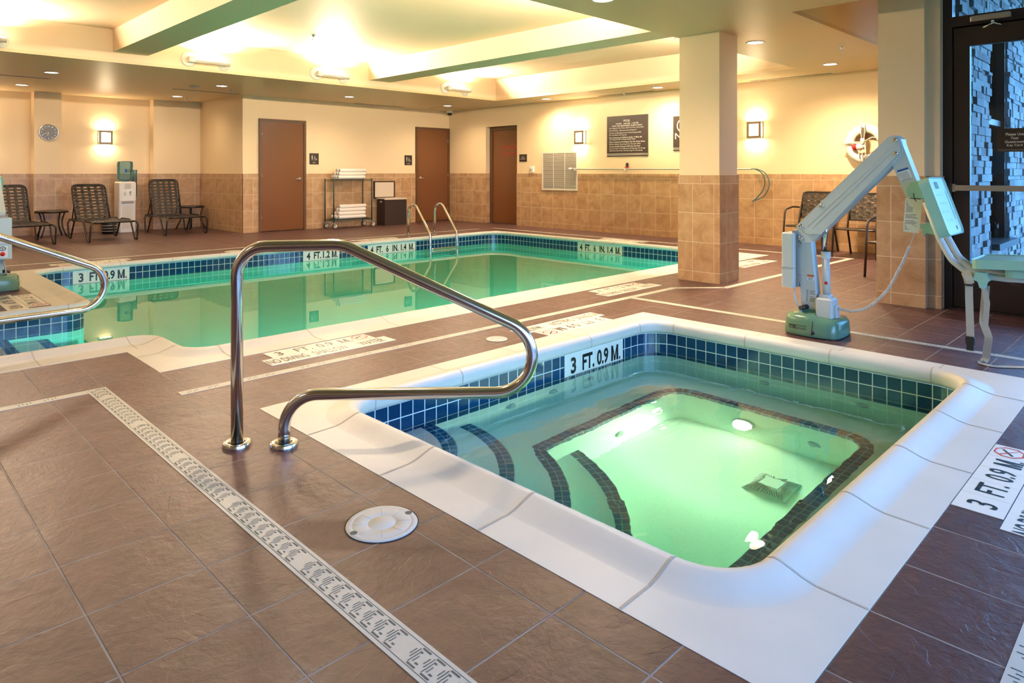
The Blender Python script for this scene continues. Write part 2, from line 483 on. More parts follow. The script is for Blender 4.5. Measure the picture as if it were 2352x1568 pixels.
_fc = {}
def text(name, body, center, right, up, w, h, mat, parent=None, world=True, bold=.006, t=.0006, fit=True, space=1.0):
    key = (body, bold, space)
    if body == 'M.':      # heavy condensed M with a full stop
        V = []; F = []
        for q in ([(0, 0), (.22, 0), (.22, 1), (0, 1)], [(.62, 0), (.84, 0), (.84, 1), (.62, 1)], [(.20, 1), (.20, .72), (.34, 0), (.42, 0), (.42, .28)], [(.64, 1), (.42, .28), (.42, 0), (.50, 0), (.64, .72)], [(.92, 0), (1.08, 0), (1.08, .17), (.92, .17)]):
            i = len(V); V += [(x, y, 0) for x, y in q]; F.append(tuple(range(i, i + len(q))))
        V = [(x, y, z) for x, y, z in V]; _fc[key] = (V, F)
    if key not in _fc:
        cu = bpy.data.curves.new('t', 'FONT'); cu.body = body; cu.align_x = 'CENTER'; cu.offset = bold; cu.space_character = space
        cu.resolution_u = 3
        ob = bpy.data.objects.new('t', cu); COL.objects.link(ob); bpy.context.view_layer.update()
        me = bpy.data.meshes.new_from_object(ob.evaluated_get(bpy.context.evaluated_depsgraph_get()))
        V = [tuple(v.co) for v in me.vertices]; F = [tuple(p.vertices) for p in me.polygons]
        bpy.data.objects.remove(ob); bpy.data.curves.remove(cu); bpy.data.meshes.remove(me)
        _fc[key] = (V, F)
    V, F = _fc[key]
    x0, x1 = min(v[0] for v in V), max(v[0] for v in V); y0, y1 = min(v[1] for v in V), max(v[1] for v in V)
    right = Vector(right).normalized(); up = Vector(up).normalized(); nn = right.cross(up); c = Vector(center)
    sy = h / (y1 - y0); sx = w / (x1 - x0) if w else sy
    mb = MB()
    mb.v = [tuple(c + right * ((v[0] - (x0 + x1) / 2) * sx) + up * ((v[1] - (y0 + y1) / 2) * sy) + nn * t) for v in V]
    mb.f = list(F); mb.uv = [[(0, 0)] * len(f) for f in F]; mb.sm = [False] * len(F)
    return mb.build(name, mat, parent, world)


def joinmb(*mbs):
    r = MB()
    for m in mbs:
        i = len(r.v); r.v += m.v; r.f += [tuple(i + k for k in f) for f in m.f]; r.uv += m.uv; r.sm += m.sm
    return r


def struct(name, mb, mat, parent=None):
    o = mb.build(name, mat, parent)
    if parent is None: o['kind'] = 'structure'
    return o

# ------------------------------------------------------------------ room shell
ZC = 2.57; ZT = 3.0; ZE = 3.35; WT = 1.105
X0, X1, Y0, Y1 = -4.0, 10.33, -2.3, 12.54

def rects_minus(xs, ys, inside):
    out = []
    for i in range(len(xs) - 1):
        for j in range(len(ys) - 1):
            cx, cyy = (xs[i] + xs[i + 1]) / 2, (ys[j] + ys[j + 1]) / 2
            if inside(cx, cyy): out.append((xs[i], ys[j], xs[i + 1], ys[j + 1]))
    return out

def in_pool(x, y):
    if -.10 < x < 9.07 and 4.78 < y < 6.875: return True
    if 1.31 < x < 9.07 and 4.16 < y < 9.59: return True
    return False
def in_spa(x, y): return 1.45 < x < 4.66 and .607 < y < 3.19

mb = MB()
xs = [X0, -.10, 1.31, 1.45, 4.66, 6.75, 9.07, 10.35]; ys = [Y0, .607, 1.5, 3.19, 4.16, 4.78, 6.875, 9.59, 12.56, 14.9]
def in_floor(x, y):
    if in_pool(x, y) or in_spa(x, y): return False
    if y > 12.56 and x > 5.5: return False
    if x > 6.75 and y < 1.5: return False
    return True
xs = sorted(xs + [5.5])
for x0, y0, x1, y1 in rects_minus(xs, ys, in_floor):
    mb.face([(x0, y0, 0), (x1, y0, 0), (x1, y1, 0), (x0, y1, 0)])
mb.box((10.33, 10.27, -.05), (10.7, 11.25, 0))
struct('floor', mb, M['floor'])

# low ceiling slab with the pool tray and the entry bay cut out
TR = (-2.6, 3.94, 9.45, 10.0)
mb = MB()
for x0, y0, x1, y1 in rects_minus([X0, TR[0], 6.08, 9.45, 10.35], [Y0, 2.58, TR[1], TR[3], 14.9],
        lambda x, y: not (TR[0] < x < TR[2] and TR[1] < y < TR[3]) and not (x > 6.08 and y < 2.58)):
    mb.box((x0, y0, ZC), (x1, y1, ZC + .04))
struct('ceiling', mb, M['ceil'])
mb = MB()
x0, y0, x1, y1 = TR
mb.box((x0 - .1, y0 - .06, ZC + .04), (x1 + .06, y0, ZT)); mb.box((x0 - .1, y1, ZC + .04), (x1 + .06, y1 + .06, ZT))
mb.box((x1, y0, ZC + .04), (x1 + .06, y1, ZT)); mb.box((x0 - .06, y0, ZC + .04), (x0, y1, ZT))
mb.box((x0 - .1, y0 - .06, ZT), (x1 + .06, y1 + .06, ZT + .05))
struct('ceiling_coffer', mb, M['cofferpaint'])
for bx0, bx1 in ((2.575, 2.998), (6.468, 6.905)):
    mb = MB(); mb.box((bx0, y0, 2.705), (bx1, y1, ZT)); struct('ceiling_beam', mb, M['cofferpaint'])
mb = MB()   # entry bay risers and lid
mb.box((6.02, Y0, ZC + .04), (6.08, 2.58, ZE)); mb.box((6.02, 2.58, ZC + .04), (10.4, 2.64, ZE)); mb.box((6.02, Y0, ZE + .002), (10.4, 2.64, ZE + .05))
struct('ceiling_entry', mb, M['paint'])

# walls -------------------------------------------------------------
def wallX(mb, y0, y1, xa, xb, za, zb, ops=()):
    """wall running along x between y0..y1 with openings (x0,x1,z0,z1)"""
    cuts = sorted({xa, xb} | {c for o in ops for c in o[:2] if xa < c < xb})
    for a, b_ in zip(cuts, cuts[1:]):
        m = (a + b_) / 2; hit = [o for o in ops if o[0] < m < o[1]]
        if not hit: mb.box((a, y0, za), (b_, y1, zb))
        else:
            z0, z1 = hit[0][2:]
            if z0 > za: mb.box((a, y0, za), (b_, y1, min(z0, zb)))
            if z1 < zb: mb.box((a, y0, max(z1, za)), (b_, y1, zb))
def wallY(mb, x0, x1, ya, yb, za, zb, ops=()):
    cuts = sorted({ya, yb} | {c for o in ops for c in o[:2] if ya < c < yb})
    for a, b_ in zip(cuts, cuts[1:]):
        m = (a + b_) / 2; hit = [o for o in ops if o[0] < m < o[1]]
        if not hit: mb.box((x0, a, za), (x1, b_, zb))
        else:
            z0, z1 = hit[0][2:]
            if z0 > za: mb.box((x0, a, za), (x1, b_, min(z0, zb)))
            if z1 < zb: mb.box((x0, a, max(z1, za)), (x1, b_, zb))

BD = [(5.68, 6.64, 0, 2.15), (9.34, 10.32, 0, 2.16)]
mb = MB(); wallX(mb, 12.54, 12.72, 5.38, 10.33, 0, ZC, BD); w = struct('wall_back', mb, M['paint'])
mb = MB(); wallX(mb, 12.528, 12.54, 5.37, 10.33, 0, WT, BD); struct('tile_wainscot', mb, M['trav'], w)
mb = MB(); wallY(mb, 5.38, 5.56, 12.54 + .18, 14.83, 0, ZC); w = struct('wall_alcove_side', mb, M['paint'])
mb = MB(); wallY(mb, 5.368, 5.38, 12.528, 14.62, 0, WT); struct('tile_wainscot', mb, M['trav'], w)
mb = MB(); wallX(mb, 14.83, 15.0, X0, 5.56, 0, ZC); mb.box((2.505, 14.57, 0), (2.925, 14.83, ZC)); mb.box((4.48, 14.62, 0), (5.38, 14.83, ZC))
w = struct('wall_alcove', mb, M['paint'])
mb = MB(); wallX(mb, 14.818, 14.83, X0, 2.505, 0, WT); wallX(mb, 14.818, 14.83, 2.925, 4.48, 0, WT)
mb.box((2.495, 14.558, 0), (2.935, 14.57, WT)); mb.box((2.495, 14.57, 0), (2.505, 14.83, WT)); mb.box((2.925, 14.57, 0), (2.935, 14.83, WT))
mb.box((4.47, 14.608, 0), (5.38, 14.62, WT)); mb.box((4.47, 14.62, 0), (4.48, 14.83, WT))
struct('tile_wainscot', mb, M['trav'], w)
RD = [(10.27, 11.25, 0, 2.14)]
mb = MB(); wallY(mb, 10.33, 10.52, 1.5, 12.72, 0, ZC, RD); mb.box((10.33, 1.3, ZC), (10.52, 2.64, ZE))
w = struct('wall_right', mb, M['paint'])
mb = MB(); wallY(mb, 10.318, 10.33, 1.6, 12.54, 0, WT, RD); mb.box((10.33, 11.24, 0), (10.50, 11.25, WT)); struct('tile_wainscot', mb, M['trav'], w)
mb = MB(); mb.box((X0 - .15, Y0, 0), (X0, 15.0, ZC)); w = struct('wall_left', mb, M['paint'])
mb = MB(); mb.box((X0, Y0, 0), (X0 + .012, 14.83, WT)); struct('tile_wainscot', mb, M['trav'], w)
# outside wall of the bump-out, facing -y (stone clad outside) and the pier at the entry
mb = MB(); wallX(mb, 1.56, 1.68, 6.9, 10.4, 0, ZE, [(8.02, 8.84, .45, 2.6)]); struct('wall_entry', mb, M['paint'])
# window wall behind and beside the viewpoint
WO = [(-.9, .95, .3, 2.45), (1.05, 2.9, .3, 2.45), (3.0, 4.75, .3, 2.45)]
mb = MB(); wallX(mb, Y0 - .15, Y0, X0, 6.8, 0, ZE, WO); struct('wall_window_side', mb, M['paint'])
for i, (a, b_, z0, z1) in enumerate(WO):
    mb = MB(); mb.box((a, Y0 - .1, z0), (a + .05, Y0 - .04, z1)); mb.box((b_ - .05, Y0 - .1, z0), (b_, Y0 - .04, z1))
    mb.box((a, Y0 - .1, z0), (b_, Y0 - .04, z0 + .05)); mb.box((a, Y0 - .1, z1 - .05), (b_, Y0 - .04, z1))
    w = struct('window_%d' % (i + 3), mb, M['bronze'])
    mb = MB(); mb.box((a + .05, Y0 - .075, z0 + .05), (b_ - .05, Y0 - .07, z1 - .05)); struct('pane', mb, M['glass'], w)

# ------------------------------------------------------------------ storefront with the glazed door (plane x = 6.66)
mb = MB()
F0, F1 = 6.62, 6.72
mb.box((F0, 1.46, 0), (F1, 1.535, ZE)); mb.box((F0, -2.3, 2.345), (F1, 1.46, 2.43)); mb.box((F0, -2.3, ZE - .07), (F1, 1.46, ZE))
for y in (.36, -.92, -2.3): mb.box((F0, y, 0), (F1, y + .075, ZE))
mb.box((F0, -2.3, 0), (F1, .36, .12)); mb.box((F0 - .02, .43, 0), (F1 + .02, 1.46, .012))
sf = struct('window_1', mb, M['bronze'])
mb = MB()
mb.box((6.668, .435, 2.43), (6.674, 1.46, ZE - .07)); struct('pane', mb, M['doorglass'], sf); mb = MB()
for a, b_, z0, z1 in ((-.845, .36, 2.43, ZE - .07), (-2.225, -.92, 2.43, ZE - .07), (-.845, .36, .12, 2.345), (-2.225, -.92, .12, 2.345)):
    mb.box((6.668, a, z0), (6.674, b_, z1))
struct('pane', mb, M['glass'], sf)
mb = MB(); mb.box((6.70, .40, 2.32), (6.715, 1.47, 2.36)); mb.box((6.70, 1.44, 0), (6.715, 1.47, 2.36)); mb.box((6.70, .42, 0), (6.715, .46, 2.36)); mb.box((6.70, .42, 0), (6.715, 1.46, .03)); struct('door_stop', mb, M['bronze'], sf)
dl = MB(); D0, D1 = 6.645, 6.695
dl.box((D0, 1.34, .015), (D1, 1.455, 2.335)); dl.box((D0, .45, .015), (D1, .56, 2.335)); dl.box((D0, .56, 2.18), (D1, 1.34, 2.335)); dl.box((D0, .56, .015), (D1, 1.34, .35))
d1 = struct('door_1', dl, M['bronze'])
mb = MB(); mb.box((6.667, .56, .35), (6.673, 1.34, 2.18)); struct('pane', mb, M['doorglass'], d1)
mb = MB(); mb.box((6.57, .50, .985), (6.60, 1.435, 1.03)); mb.box((6.575, 1.43, .975), (6.64, 1.452, 1.04)); mb.box((6.575, .475, .975), (6.64, .50, 1.04)); struct('push_bar', mb, M['alu'], d1)
mb = MB(); mb.box((6.56, 1.452, .97), (6.645, 1.468, 1.045)); struct('bar_end_cap', mb, M['black'], d1)
mb = MB(); mb.rbox((6.555, 1.05, 2.36), (6.62, 1.325, 2.405), .012)
cl = struct('door_closer', mb, M['alu'], d1)
mb = MB(); mb.tube([(6.60, 1.18, 2.36), (6.56, 1.16, 2.33), (6.56, 1.235, 2.30)], .008, 8); mb.tube([(6.56, 1.16, 2.33), (6.60, 1.10, 2.305)], .007, 8); mb.lathe([(0, 0), (.014, 0), (.014, .02), (0, .02)], 12, (6.57, 1.17, 2.335)); struct('closer_arm', mb, M['chrome'], cl)
sg = thing('door_sign', 'small black sign with white words Please Use Your Guestroom Key Card on entry door glass', 'sign', (6.66, 1.05, 1.40))
mb = MB(); mb.box((6.655, .90, 1.30), (6.664, 1.152, 1.487)); mb.build('panel', M['sign'], sg, True)
for s_, z in (('Please Use', 1.440), ('Your', 1.410), ('Guestroom', 1.380), ('Key Card', 1.350)):
    text('lettering', s_, (6.655, 1.040, z), (0, -1, 0), (0, 0, 1), {'Please Use': .118, 'Your': .052, 'Guestroom': .128, 'Key Card': .102}[s_], .022 if s_ != 'Guestroom' else .020, M['signwhite'], sg, t=.001)
mb = MB(); mb.box((6.6545, .90, 1.310), (6.655, 1.152, 1.312)); mb.box((6.6545, .90, 1.318), (6.655, 1.152, 1.320)); mb.build('rule_line', M['grey'], sg, True)
# small maker's mark on bottom rail
text('maker_mark', '<——', (6.645, 1.03, .245), (0, -1, 0), (0, 0, 1), .06, .008, M['grey'], d1, t=.001)

# ------------------------------------------------------------------ outside: ledge stone wall with a window, lawn, trees
def stonewall(mb, shade, x0, x1, y, z0, z1, seed):
    rnd = random.Random(seed); z = z0
    while z < z1:
        h = rnd.uniform(.03, .085); x = x0
        while x < x1:
            w_ = rnd.uniform(.08, .30); e = min(x + w_, x1); d = rnd.uniform(.04, .075)
            mb.box((x + .002, y - d, z + .0015), (e - .002, y + .05, min(z + h, z1) - .0015)); shade += [rnd.random() ** 2] * 6
            x = e
        z += h
def shade_attr(o, sh):
    a = o.data.attributes.new('shade', 'FLOAT', 'FACE'); a.data.foreach_set('value', sh)
mb = MB(); sh = []
stonewall(mb, sh, 6.8, 8.0, 1.50, -.1, 4.2, 1); stonewall(mb, sh, 8.9, 10.35, 1.50, -.1, 4.2, 2); stonewall(mb, sh, 8.0, 8.9, 1.50, -.1, .38, 3); stonewall(mb, sh, 8.0, 8.9, 1.50, 2.66, 4.2, 4)
ow = struct('wall_outside_stone', mb, M['stone']); shade_attr(ow, sh)
mb = MB(); mb.box((7.96, 1.36, .38), (8.94, 1.56, .44)); mb.box((8.0, 1.47, .44), (8.06, 1.60, 2.66)); mb.box((8.84, 1.47, .44), (8.9, 1.60, 2.66)); mb.box((8.0, 1.47, 2.58), (8.9, 1.60, 2.66))
mb.box((8.0, 1.50, 1.62), (8.9, 1.56, 1.68))
w2 = struct('window_2', mb, M['bronze'])
mb = MB(); mb.box((8.06, 1.54, .44), (8.84, 1.545, 2.6)); struct('pane', mb, M['glass'], w2)
mb = MB(); mb.box((X0 - 10, -40, -.16), (60, -2.5, -.06)); mb.box((6.75, -2.5, -.16), (60, 1.5, -.06)); mb.box((10.6, 1.5, -.16), (60, 40, -.06)); struct('ground_lawn', mb, M['grass'])
mb = MB(); mb.box((6.75, -6, -.06), (12.5, 1.45, -.02)); struct('ground_walk', mb, M['concrete'])
mb = MB(); mb.box((13, -2.2, -.06), (60, .9, -.03)); mb.box((11.8, -30, -.06), (17, -2.2, -.03)); struct('ground_road', mb, M['concrete'])
def tree(mb, p, d, L, r, lv, rnd):
    q = p + d * L; mb.tube([p, (p + q) / 2 + Vector((rnd.uniform(-.03, .03) * L,) * 3), q], [r, r * .85, r * .7], 6)
    if lv == 0: return
    for k in range(3 if lv > 1 else 4):
        nd = (d + Vector((rnd.uniform(-.7, .7), rnd.uniform(-.7, .7), rnd.uniform(-.1, .5)))).normalized()
        tree(mb, p + (q - p) * rnd.uniform(.55, 1), nd, L * rnd.uniform(.55, .8), r * .55, lv - 1, rnd)
for i, (x, y) in enumerate(((24, 3.4), (27, .6))):
    rnd = random.Random(11 + i); mb = MB(); tree(mb, Vector((x, y, -.06)), Vector((0, 0, 1)), 2.0, .13, 5, rnd)
    o = mb.build('bare_tree', M['bark'], loc=(x, y, -.06))
    tag(o, ['bare leafless tree outside, seen past the stone wall', 'bare leafless tree outside beyond the road, farther right'][i], 'tree')

# ------------------------------------------------------------------ columns
col = thing('column', 'square tiled column standing beside the pool corner, cream above brown tile', 'column', (6.57, 3.67, 0)); col['kind'] = 'thing'
mb = MB(); mb.box((6.377, 3.442, 0), (6.758, 3.903, ZC)); mb.build('shaft', M['paint'], col, True)
mb = MB()
def panel_x(mb, x, ya, yb, z0, z1, u0, u1, t=.012, sgn=-1):
    mb.box((x, ya, z0), (x + t, yb, z1))
    for f in range(-6, 0):
        mb.uv[f] = [(u0 + (mb.v[k][1] - ya) / (yb - ya) * (u1 - u0), mb.v[k][2]) for k in mb.f[f]]
def panel_y(mb, y, xa, xb, z0, z1, u0, u1, t=.012):
    mb.box((xa, y, z0), (xb, y + t, z1))
    for f in range(-6, 0):
        mb.uv[f] = [(u0 + (mb.v[k][0] - xa) / (xb - xa) * (u1 - u0), mb.v[k][2]) for k in mb.f[f]]
T3 = .305
panel_x(mb, 6.365, 3.43, 3.915, 0, WT, .003, 2 * T3 - .003)
panel_x(mb, 6.758, 3.43, 3.915, 0, WT, .003, 2 * T3 - .003)
panel_y(mb, 3.43, 6.377, 6.758, 0, WT, T3 * .84, T3 * 2.09)
panel_y(mb, 3.903, 6.377, 6.758, 0, WT, T3 * .84, T3 * 2.09)
mb.build('tile_cladding', M['trav'], col, True)

mb = MB(); mb.box((6.472, 1.628, 0), (6.9, 1.985, ZE)); mb.box((6.532, 1.528, 0), (6.9, 1.628, ZE))
col2 = thing('entry_column', 'stepped tiled column beside the dark glazed entry door, cream above brown tile', 'column', (6.7, 1.75, 0)); col2['kind'] = 'thing'
mb.build('shaft', M['paint'], col2, True)
mb = MB(); panel_x(mb, 6.46, 1.616, 1.995, 0, WT, T3 * .41, T3 * 1.66); panel_y(mb, 1.616, 6.472, 6.52, 0, WT, .05, .1)
panel_x(mb, 6.52, 1.516, 1.616, 0, WT, .01, .26); panel_y(mb, 1.516, 6.532, 6.615, 0, WT, .02, .1); panel_y(mb, 1.983, 6.472, 6.9, 0, WT, 0, .42)
mb.build('tile_cladding', M['trav'], col2, True)

# ------------------------------------------------------------------ inner doors
def hdoor(name, x0, x1, top, hinge_right, lab):
    fr = MB(); y = 12.50
    fr.box((x0, y, 0), (x0 + .05, 12.66, top)); fr.box((x1 - .05, y, 0), (x1, 12.66, top)); fr.box((x0 + .05, y, top - .05), (x1 - .05, 12.66, top))
    d = struct(name, fr, M['doorframe'])
    mb = MB(); mb.box((x0 + .052, 12.515, .012), (x1 - .052, 12.56, top - .052)); struct('leaf', mb, M['door'], d)
    mb = MB(); mb.box((x0 + .05, 12.56, 0), (x1 - .05, 12.66, .02)); struct('threshold', mb, M['dark'], d)
    hx = x1 - .075 if hinge_right else x0 + .052
    for z in (.25, 1.05, 1.85):
        mb = MB(); mb.lathe([(0, -.05), (.008, -.05), (.008, .05), (0, .05)], 8, (x1 - .052 if hinge_right else x0 + .052, 12.508, z)); struct('hinge', mb, M['chrome'], d)
    kx = x0 + .13 if hinge_right else x1 - .13; s_ = 1 if hinge_right else -1
    mb = MB(); mb.lathe([(0, 0), (.03, 0), (.034, .006), (.034, .012), (0, .014)], 20, (kx, 12.502, 1.0), 'y')
    mb.tube(fillet([(kx, 12.51, 1.0), (kx, 12.455, 1.0), (kx + s_ * .105, 12.455, 1.0)], .02), .010, 10)
    struct('lever_handle', mb, M['chrome'], d)
    return d
hdoor('door_2', 5.68, 6.64, 2.15, False, '')
hdoor('door_3', 9.34, 10.32, 2.16, True, '')
fr = MB(); fr.box((10.44, 11.17, 0), (10.52, 11.24, 2.14)); fr.box((10.44, 10.27, 0), (10.52, 10.32, 2.14)); fr.box((10.44, 10.32, 2.06), (10.52, 11.17, 2.14))
d4 = struct('door_4', fr, M['doorframe'])
mb = MB(); mb.box((10.47, 10.2, -.04), (10.54, 11.3, .013)); struct('threshold', mb, M['dark'], d4)
mb = MB(); mb.box((10.475, 10.32, .012), (10.515, 11.17, 2.06)); struct('leaf', mb, M['door'], d4)
text('warning_lettering', 'DANGER', (10.475, 10.62, 1.68), (0, -1, 0), (0, 0, 1), .46, .085, M['redtext'], d4, t=.002)
text('warning_lettering', 'Chemicals', (10.475, 10.62, 1.545), (0, -1, 0), (0, 0, 1), .52, .085, M['redtext'], d4, t=.002, bold=0)

# ------------------------------------------------------------------ pool and spa
def rpath(vs, outer, rads, bulge, nseg=8, joint=.6):
    """nose line (CCW, water inside). -> samples (P, N, O, joint?)"""
    n = len(vs); out = []
    arcs = []
    for i in range(n):
        p, q, r_ = Vector(vs[i - 1]), Vector(vs[i]), Vector(vs[(i + 1) % n])
        d0 = (q - p).normalized(); d1 = (r_ - q).normalized(); R = rads[i]
        a, b_ = q - d0 * R, q + d1 * R
        n0 = Vector((d0.y, -d0.x)); n1 = Vector((d1.y, -d1.x))
        c = a - n0 * R if not bulge[i] else a + n0 * R
        arcs.append((a, b_, n0, n1, c, R))
    for i in range(n):
        a, b_, n0, n1, c, R = arcs[i]; O = Vector(outer[i])
        ks = [k / nseg for k in range(nseg + 1)]
        if not bulge[i]:
            dv = (O - c).normalized(); tc = math.atan2(dv.dot(n1), dv.dot(n0)) / (PI / 2)
            ks = sorted([k for k in ks if abs(k - tc) > .02 or k in (0, 1)] + [tc])
        for t in ks:
            k = 0 if t == 0 else nseg if t == 1 else 1
            N = (n0 * math.cos(t * PI / 2) + n1 * math.sin(t * PI / 2)).normalized()
            P = c + N * R if not bulge[i] else c - N * R
            # outer point
            if bulge[i]:
                # walk along the two outer edges up to the shared corner
                if k == 0: oo = a + n0 * ((O - a).dot(n0))
                elif k == nseg: oo = b_ + n1 * ((O - b_).dot(n1))
                else: oo = O
            else:
                ts = []
                for nn in (n0, n1):
                    dd = N.dot(nn)
                    if dd > 1e-6: ts.append((O - P).dot(nn) / dd)
                oo = P + N * min(ts)
            out.append((P, N, oo, k in (0, nseg)))
        a2 = arcs[(i + 1) % n][0]; L = (a2 - b_).length; m = max(1, round(L / joint))
        for k in range(1, m):
            P = b_ + (a2 - b_) * k / m; out.append((P, n1, P + n1 * ((O - P).dot(n1)), True))
    return out

def coping(parent, sm, zb, name='coping'):
    prof = [(.05, zb), (.018, zb), (.006, zb + .008), (0, zb + .022), (.0, .004), (.005, .018), (.016, .030), (.034, .0365), (.052, .035), (.085, .024), (.12, .0115), (.155, .0045)]
    mb = MB(); m = len(sm); np_ = len(prof) + 2
    for P, N, O, j in sm:
        for w_, z in prof:
            p = P + N * w_; mb.v.append((p.x, p.y, z))
        mb.v.append((O.x, O.y, .0015)); mb.v.append((O.x, O.y, -.03))
    for i in range(m):
        j = (i + 1) % m
        for k in range(np_ - 1):
            mb.f.append((i * np_ + k, i * np_ + k + 1, j * np_ + k + 1, j * np_ + k)); mb.sm.append(k < len(prof) - 1); mb.uv.append([(0, 0)] * 4)
    g = MB(); hw = .0038
    for idx, (P, N, O, j) in enumerate(sm):
        if not j: continue
        T = Vector((-N.y, N.x)); pts = [(P + N * (w_ + 0), z) for w_, z in prof[2:]] + [(O - N * .001, .0015)]
        prev = None
        for q_, (p, z) in enumerate(pts):
            e = .0012
            nz = e if q_ > 4 else e * .3; off = -N * (e if q_ < 5 else 0)
            a = (p.x + off.x - T.x * hw, p.y + off.y - T.y * hw, z + nz); b_ = (p.x + off.x + T.x * hw, p.y + off.y + T.y * hw, z + nz)
            if prev: g.face([prev[0], prev[1], b_, a])
            prev = (a, b_)
    k0 = len(mb.f); q = joinmb(mb, g); o = q.build(name, M['coping'], parent, True); o.data.materials.append(M['grout'])
    for pl_ in list(o.data.polygons)[k0:]: pl_.material_index = 1

def tileband(parent, sm, off, zt, zb, rows_to, mat, name, uoff=0):
    mb = MB(); L = 0; m = len(sm); q = [P + N * off for P, N, O, j in sm]
    for i in range(m):
        a, b_ = q[i], q[(i + 1) % m]; l = (b_ - a).length
        if l < 1e-6: continue
        u0, u1 = L + uoff, L + l + uoff; L += l
        mb.face([(a.x, a.y, rows_to), (b_.x, b_.y, rows_to), (b_.x, b_.y, zt), (a.x, a.y, zt)],
                [(u0, rows_to - zt), (u1, rows_to - zt), (u1, 0), (u0, 0)])
    return mb.build(name, mat, parent, True)

# ---- spa
spa = thing('hot_tub', 'sunken square hot tub with white stone edge, blue tiles and glowing green water', 'hot tub', (3.05, 1.9, 0))
sv = [(1.74, .895), (4.36, .895), (4.36, 2.89), (1.74, 2.89)]; so = [(1.45, .607), (4.66, .607), (4.66, 3.19), (1.45, 3.19)]
sm = rpath(sv, so, [.17] * 4, [0] * 4, 8, .58)
SZT = -.062; SW = -.205; SF = -1.12
coping(spa, sm, -.052)
tileband(spa, sm, .045, SZT, 0, SZT - .236, M['tile'], 'waterline_tile', .03)
tileband(spa, sm, .043, -.04, 0, SZT, M['coping'], 'mortar_bed')
tileband(spa, sm, .046, SZT - .236, 0, SF - .02, M['plaster'], 'basin_wall')
A = (1.695, .85, 4.405, 2.935)
mb = MB(); mb.face([(A[0] - .05, A[1] - .05, SF), (A[2] + .05, A[1] - .05, SF), (A[2] + .05, A[3] + .05, SF), (A[0] - .05, A[3] + .05, SF)]); mb.build('basin_floor', M['plaster'], spa, True)
BZ = -.66; WX0, WX1, WY0, WY1 = 2.09, 4.09, 1.31, 2.54; CC = Vector((1.695, 2.935))
def arc(r, a0, a1, n=20): return [CC + Vector((r * math.cos(math.radians(a0 + (a1 - a0) * k / n)), r * math.sin(math.radians(a0 + (a1 - a0) * k / n)))) for k in range(n + 1)]
def aw_y(r, y): return math.degrees(math.asin(max(-1, (y - CC.y) / r)))
def aw_x(r, x): return -math.degrees(math.acos((x - CC.x) / r))
rimL = arc(1.14, aw_x(1.14, WX0), aw_y(1.14, WY1), 14)      # from front bench up to left bench, going +x
well = [(WX0, WY0), (WX1 - .14, WY0)] + [(WX1 - .14 + .14 * math.sin(t * PI / 16), WY0 + .14 - .14 * math.cos(t * PI / 16)) for t in range(1, 8)] + [(WX1, WY0 + .14), (WX1, WY1 - .14)] \
    + [(WX1 - .14 + .14 * math.cos(t * PI / 16), WY1 - .14 + .14 * math.sin(t * PI / 16)) for t in range(1, 8)] + [(WX1 - .14, WY1)] + [tuple(p) for p in reversed(rimL)]
well = [Vector(p) for p in well]
_w = []
for i in range(len(well)):
    a, b_ = well[i], well[(i + 1) % len(well)]; k_ = max(1, int((b_ - a).length / .22))
    _w += [a + (b_ - a) * j / k_ for j in range(k_)]
well = _w
def onrect(p, c=Vector((3.1, 1.9))):
    d = p - c; t = 1e9
    for lo, hi, pv, dv in ((A[0] - .03, A[2] + .03, c.x, d.x), (A[1] - .03, A[3] + .03, c.y, d.y)):
        if dv > 1e-9: t = min(t, (hi - pv) / dv)
        elif dv < -1e-9: t = min(t, (lo - pv) / dv)
    return c + d * t
mb = MB(); n = len(well)
for i in range(n):
    a, b_ = well[i], well[(i + 1) % n]; oa, ob = onrect(a), onrect(b_)
    pts = [(a.x, a.y, BZ), (oa.x, oa.y, BZ)]
    cor = None
    for cx in (A[0] - .03, A[2] + .03):
        for cyy in (A[1] - .03, A[3] + .03):
            if (abs(oa.x - cx) < 1e-4 and abs(ob.y - cyy) < 1e-4 and abs(oa.y - cyy) > 1e-4) or (abs(oa.y - cyy) < 1e-4 and abs(ob.x - cx) < 1e-4 and abs(oa.x - cx) > 1e-4): cor = (cx, cyy, BZ)
    if cor: pts.append(cor)
    pts += [(ob.x, ob.y, BZ), (b_.x, b_.y, BZ)]
    mb.face(pts[::-1] if False else pts)
    mb.face([(a.x, a.y, SF), (a.x, a.y, BZ), (b_.x, b_.y, BZ), (b_.x, b_.y, SF)])
bench = mb.build('bench', M['plaster'], spa, True)
def band(pts, w_, z, closed, side, name, parent, dz=.0015, rise=.04):
    """mosaic strip along an edge; side=+1 puts it to the left of the path"""
    mb = MB(); L = 0; m = len(pts); q = []
    for i in range(m):
        p0 = pts[i - 1] if (i > 0 or closed) else pts[0]; p1 = pts[(i + 1) % m] if (i < m - 1 or closed) else pts[-1]
        d = (p1 - p0).normalized(); q.append(pts[i] + Vector((-d.y, d.x)) * side * w_)
    for i in range(m if closed else m - 1):
        j = (i + 1) % m; a, b_ = pts[i], pts[j]; l = (b_ - a).length
        mb.face([(a.x, a.y, z + dz), (b_.x, b_.y, z + dz), (q[j].x, q[j].y, z + dz), (q[i].x, q[i].y, z + dz)], [(L, 0), (L + l, 0), (L + l, w_), (L, w_)])
        e = -.003
        da = (pts[i] - q[i]).normalized() * .003; db = (pts[j] - q[j]).normalized() * .003
        mb.face([(a.x + da.x, a.y + da.y, z - rise), (b_.x + db.x, b_.y + db.y, z - rise), (b_.x + db.x, b_.y + db.y, z + dz), (a.x + da.x, a.y + da.y, z + dz)], [(L, 0), (L + l, 0), (L + l, .0375), (L, .0375)])
        L += l
    return mb.build(name, M['trim'], parent, True)
